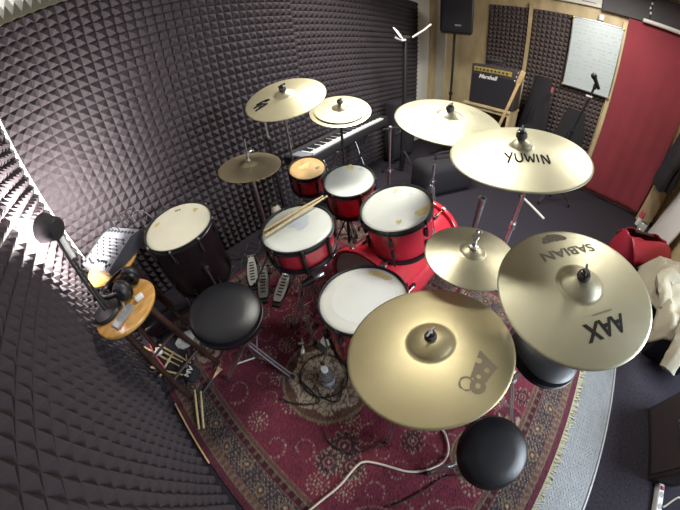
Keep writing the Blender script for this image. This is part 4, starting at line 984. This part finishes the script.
for i in range(n_ + 1):
    q = i / n_; zz = .30 * q; w = .36 * (1 - .10 * q ** 2); d = .20 * (1 - .55 * q ** 1.5) * (1 if q > 0 else .9)
    for k in range(s):
        a = 2 * PI * k / s; ca, sa = math.cos(a), math.sin(a); e = .6
        vs.append((w * math.copysign(abs(ca) ** e, ca), d * math.copysign(abs(sa) ** e, sa) * (1 + .05 * math.sin(k * 1.9 + i)), zz + .012 * math.sin(k * 1.3 + 2) * q))
for i in range(n_):
    for k in range(s): fs.append((i * s + k, i * s + (k + 1) % s, (i + 1) * s + (k + 1) % s, (i + 1) * s + k))
fs += [tuple(range(s))[::-1]]
o = mb.add(vs, fs).build('body', M['red_leather'], rb); md = o.modifiers.new('thick', 'SOLIDIFY'); md.thickness = .008; md.offset = 1
mb = MB(); vs = []
for i in range(9):
    for k in range(13):
        u, v = k / 12 - .5, i / 8; vs.append((u * .64 * (1 - .25 * (v - .3) ** 2), -.10 - v * .22 + .02, .30 - .20 * v ** 1.4 + .02 * math.sin(u * 6 + v * 4) + .035 * math.sin(PI * v)))
fs = [(i * 13 + k, i * 13 + k + 1, (i + 1) * 13 + k + 1, (i + 1) * 13 + k) for i in range(8) for k in range(12)]
o = mb.add(vs, fs).build('flap', M['red_leather'], rb); md = o.modifiers.new('thick', 'SOLIDIFY'); md.thickness = .008
MB().rbox((.02, .07, .285), (.30, .04, .02), .006).build('lining', M['black_fabric'], rb); MB().ball((-.06, .10, .30), .022, 12).build('clasp', M['chrome'], rb)
MB().tube(spline([(-.22, .17, .22), (-.20, .24, .12), (0, .27, .06), (.20, .24, .12), (.22, .17, .22)], 8), .011, 8).build('strap', M['red_leather'], rb)
cn = thing('drink_can', 'small pale can standing between the red bag and the plank', 'can', (3.86, -1.66, 0)); MB().lathe([(0, 0), (.048, 0), (.056, .008), (.056, .145), (.048, .158), (0, .156)], 28).build('body', mat('pale tin', (.55, .62, .58), .35, metal=.4), cn)
MB().lathe([(0, .157), (.046, .158), (.047, .161), (0, .159)], 24).build('lid', M['chrome'], cn)
cn = thing('pink_bottle', 'little pink-topped bottle beside the plywood plank', 'bottle', (4.10, -1.67, 0)); MB().lathe([(0, 0), (.035, 0), (.037, .09), (.03, .12), (0, .12)], 24).build('body', M['white_plastic'], cn); MB().lathe([(0, .12), (.036, .12), (.036, .22), (0, .22)], 20).build('cap', M['pink'], cn)

def amp_box(c, d, rz, label, m, name='bass_amplifier', plate=True):
    t = thing(name, label, 'amplifier', (c[0], c[1], 0), rz=rz); w, dp, h = d
    MB().rbox((0, 0, h / 2), (w, dp, h), .018).build('cabinet', M[m], t); MB().box((0, dp / 2 + .001, h * .45), (w - .07, .012, h * .74)).build('grille', M['grille'] if plate is None else M[m], t, 0)
    MB().box((0, dp / 2 + .001, h - .045), (w - .07, .012, .055)).build('control_panel', M['grey_plastic'], t, 0)
    for k in range(6): MB().cyl((-w / 2 + .08 + k * (w - .16) / 5, dp / 2 + .006, h - .045), (-w / 2 + .08 + k * (w - .16) / 5, dp / 2 + .022, h - .045), .010, seg=12).build('knob', M['black_plastic'], t)
    if plate:
        b = MB().rbox((-.02, dp / 2 + .009, h * .62), (.17, .010, .045), .004).build('name_plate', M['steel'], t)
        for k in range(7): MB().box((-.02 + (k - 3) * .020, dp / 2 + .0145, h * .62), (.011, .002, .022 if k % 2 else .028)).build('raised_letter', M['black_plastic'], b, 0)
    for sx in (-1, 1): MB().rbox((sx * (w / 2 - .02), dp / 2 - .02, h - .015), (.05, .05, .04), .012).build('corner_guard', M['black_metal'], t)
    MB().tube(spline([(-.10, 0, h), (-.08, 0, h + .03), (.08, 0, h + .03), (.10, 0, h)], 6), .010, 8).build('handle', M['black_plastic'], t)
    return t
amp_box((1.06, -1.70, 0), (.50, .28, .46), math.radians(10), 'dark brown amplifier with a metal name plate at the right edge', 'amp_brown')
amp_box((2.14, -1.67, 0), (.85, .42, .32), math.radians(-4), 'black amplifier under the cream jacket', 'black_plastic', plate=None)

# cream jacket: draped cloth with folds and one hanging sleeve
jk = thing('cream_jacket', 'crumpled cream jacket thrown over the black amplifier at the right edge', 'jacket', (2.14, -1.67, .345), rz=math.radians(-4))
mb = MB(); nu, nv_ = 60, 44; vs = []; fs = []
for j in range(nv_ + 1):
    for i in range(nu + 1):
        u, v = i / nu - .5, j / nv_ - .5
        x = u * 1.08 * (1 - .25 * max(0, v) * (u < 0)) + .03 * math.sin(v * 9 + 1); y = v * .72 * (1 - .35 * max(0, -u)) + .03 * math.sin(u * 8)
        hump = .07 * math.exp(-((u - .14) / .30) ** 2 - ((v - .05) / .34) ** 2)
        over = max(0, abs(y) - .25); z = .030 + hump - over * 2.2 - max(0, abs(x) - .44) * 1.2
        z += .014 * abs(math.sin(u * 13 + v * 9)) + .012 * math.sin(u * 9 - v * 19) + .005 * math.sin(u * 37 + v * 23)
        vs.append((x, y, max(z, -.36)))
for j in range(nv_):
    for i in range(nu): a = j * (nu + 1) + i; fs.append((a, a + 1, a + nu + 2, a + nu + 1))
o = mb.add(vs, fs).build('body', M['cream_cloth'], jk, 60); md = o.modifiers.new('thick', 'SOLIDIFY'); md.thickness = .012; md.offset = 1
def sleeve(q, r0, r1, ph):
    pts = spline(q, 9); n = len(pts); s = 18; vs = []; fs = []
    for i, p in enumerate(pts):
        t = (pts[min(i + 1, n - 1)] - pts[max(i - 1, 0)]).normalized(); w = t.cross(Vector((0, 0, 1))).normalized(); up = w.cross(t); r = r0 + (r1 - r0) * i / (n - 1)
        for k in range(s):
            a = 2 * PI * k / s; f = 1 + .10 * math.sin(k * 2.1 + i * .35 + ph) + .05 * math.sin(i * .9 + k)
            vs.append(tuple(p + w * math.cos(a) * r * f + up * math.sin(a) * r * .62 * f))
    fs = [(i * s + k, i * s + (k + 1) % s, (i + 1) * s + (k + 1) % s, (i + 1) * s + k) for i in range(n - 1) for k in range(s)] + [tuple(range(s))[::-1], tuple((n - 1) * s + k for k in range(s))]
    MB().add(vs, fs).build('sleeve', M['cream_cloth'], jk, 70)
sleeve([(-.30, .02, .07), (-.46, .10, .06), (-.60, .15, .0), (-.72, .17, -.10)], .105, .062, 0)
sleeve([(.10, .22, .12), (.0, .30, .06), (-.14, .27, .03), (-.24, .25, -.02)], .085, .06, 2)

ps = thing('power_strip', 'white power strip on the floor in the bottom right corner', 'power strip', (.60, -1.72, 0), rz=math.radians(4))
MB().rbox((0, 0, .022), (.40, .055, .044), .01).build('housing', M['white_plastic'], ps)
for k in range(5): MB().cyl((-.15 + k * .07, 0, .0435), (-.15 + k * .07, 0, .0455), .019, seg=20).build('socket', M['grey_plastic'], ps)
MB().rbox((.17, 0, .048), (.02, .03, .012), .003).build('switch', M['pink'], ps)
cable([(.66, -1.74, .05), (.74, -1.82, .10), (.66, -1.90, .06), (.52, -1.84, .02), (.42, -1.80, .012)], .006, 'cable_white', 'pale cable curling off the white power strip')

# ------------------------------------------------------------------ light
def area(name, loc, target, size, size_y, power, col):
    l = bpy.data.lights.new(name, 'AREA'); l.shape = 'RECTANGLE'; l.size = size; l.size_y = size_y; l.energy = power; l.color = col
    o = bpy.data.objects.new(name, l); C.objects.link(o); o.location = loc
    o.rotation_euler = (Vector(target) - Vector(loc)).to_track_quat('-Z', 'Y').to_euler(); return o
area('ceiling_tube_light', (1.95, 1.10, 2.78), (1.8, .9, 0), 1.3, .35, 44, (1, .97, .88)).data.spread = math.radians(140)
area('ceiling_tube_light', (3.2, -.5, 2.78), (3.2, -.5, 0), 1.2, .35, 34, (1, .96, .86))
area('window_daylight', (1.5, -3.0, 1.9), (1.35, -.4, .2), 1.6, 1.2, 40, (.80, .90, 1)).data.spread = math.radians(95)
l = bpy.data.lights.new('lamp_bulb', 'POINT'); l.energy = 130; l.shadow_soft_size = .03; l.color = (1, .96, .90)
o = bpy.data.objects.new('lamp_bulb', l); C.objects.link(o); o.location = lp.matrix_world @ (Th @ Vector((0, 0, .052)))
w = bpy.data.worlds.new('purple ambient fill'); sc.world = w; w.use_nodes = True
w.node_tree.nodes['Background'].inputs['Color'].default_value = (.62, .58, .68, 1); w.node_tree.nodes['Background'].inputs['Strength'].default_value = .26  # added purple-grey ambient fill, lifts and tints the dark tones like haze

# ------------------------------------------------------------------ camera: wide action-camera lens
cd = bpy.data.cameras.new('camera'); cam = bpy.data.objects.new('camera', cd); C.objects.link(cam); sc.camera = cam
cd.type = 'PANO'; cd.sensor_fit = 'HORIZONTAL'; cd.sensor_width = 36; cd.sensor_height = 27; cd.clip_start = .02
cd.panorama_type = 'FISHEYE_LENS_POLYNOMIAL'
K1, K3 = 1.3032496, -.0978425
cd.fisheye_fov = math.radians(179)
cd.fisheye_polynomial_k0 = 0; cd.fisheye_polynomial_k1 = -K1 / 18; cd.fisheye_polynomial_k2 = 0; cd.fisheye_polynomial_k3 = -K3 / 18 ** 3; cd.fisheye_polynomial_k4 = 0
Rm = Matrix(((0.6717319, 0.5406908, -0.5063889), (-0.7371850, 0.4204981, -0.5289042), (-0.0730381, 0.7285841, 0.6810512)))
cam.matrix_world = Matrix.Translation((0, 0, 1.5)) @ Rm.to_4x4()
sc.view_settings.view_transform = 'Standard'; sc.view_settings.look = 'None'; sc.view_settings.gamma = 1; sc.view_settings.use_curve_mapping = False
sc.view_settings.exposure = .45
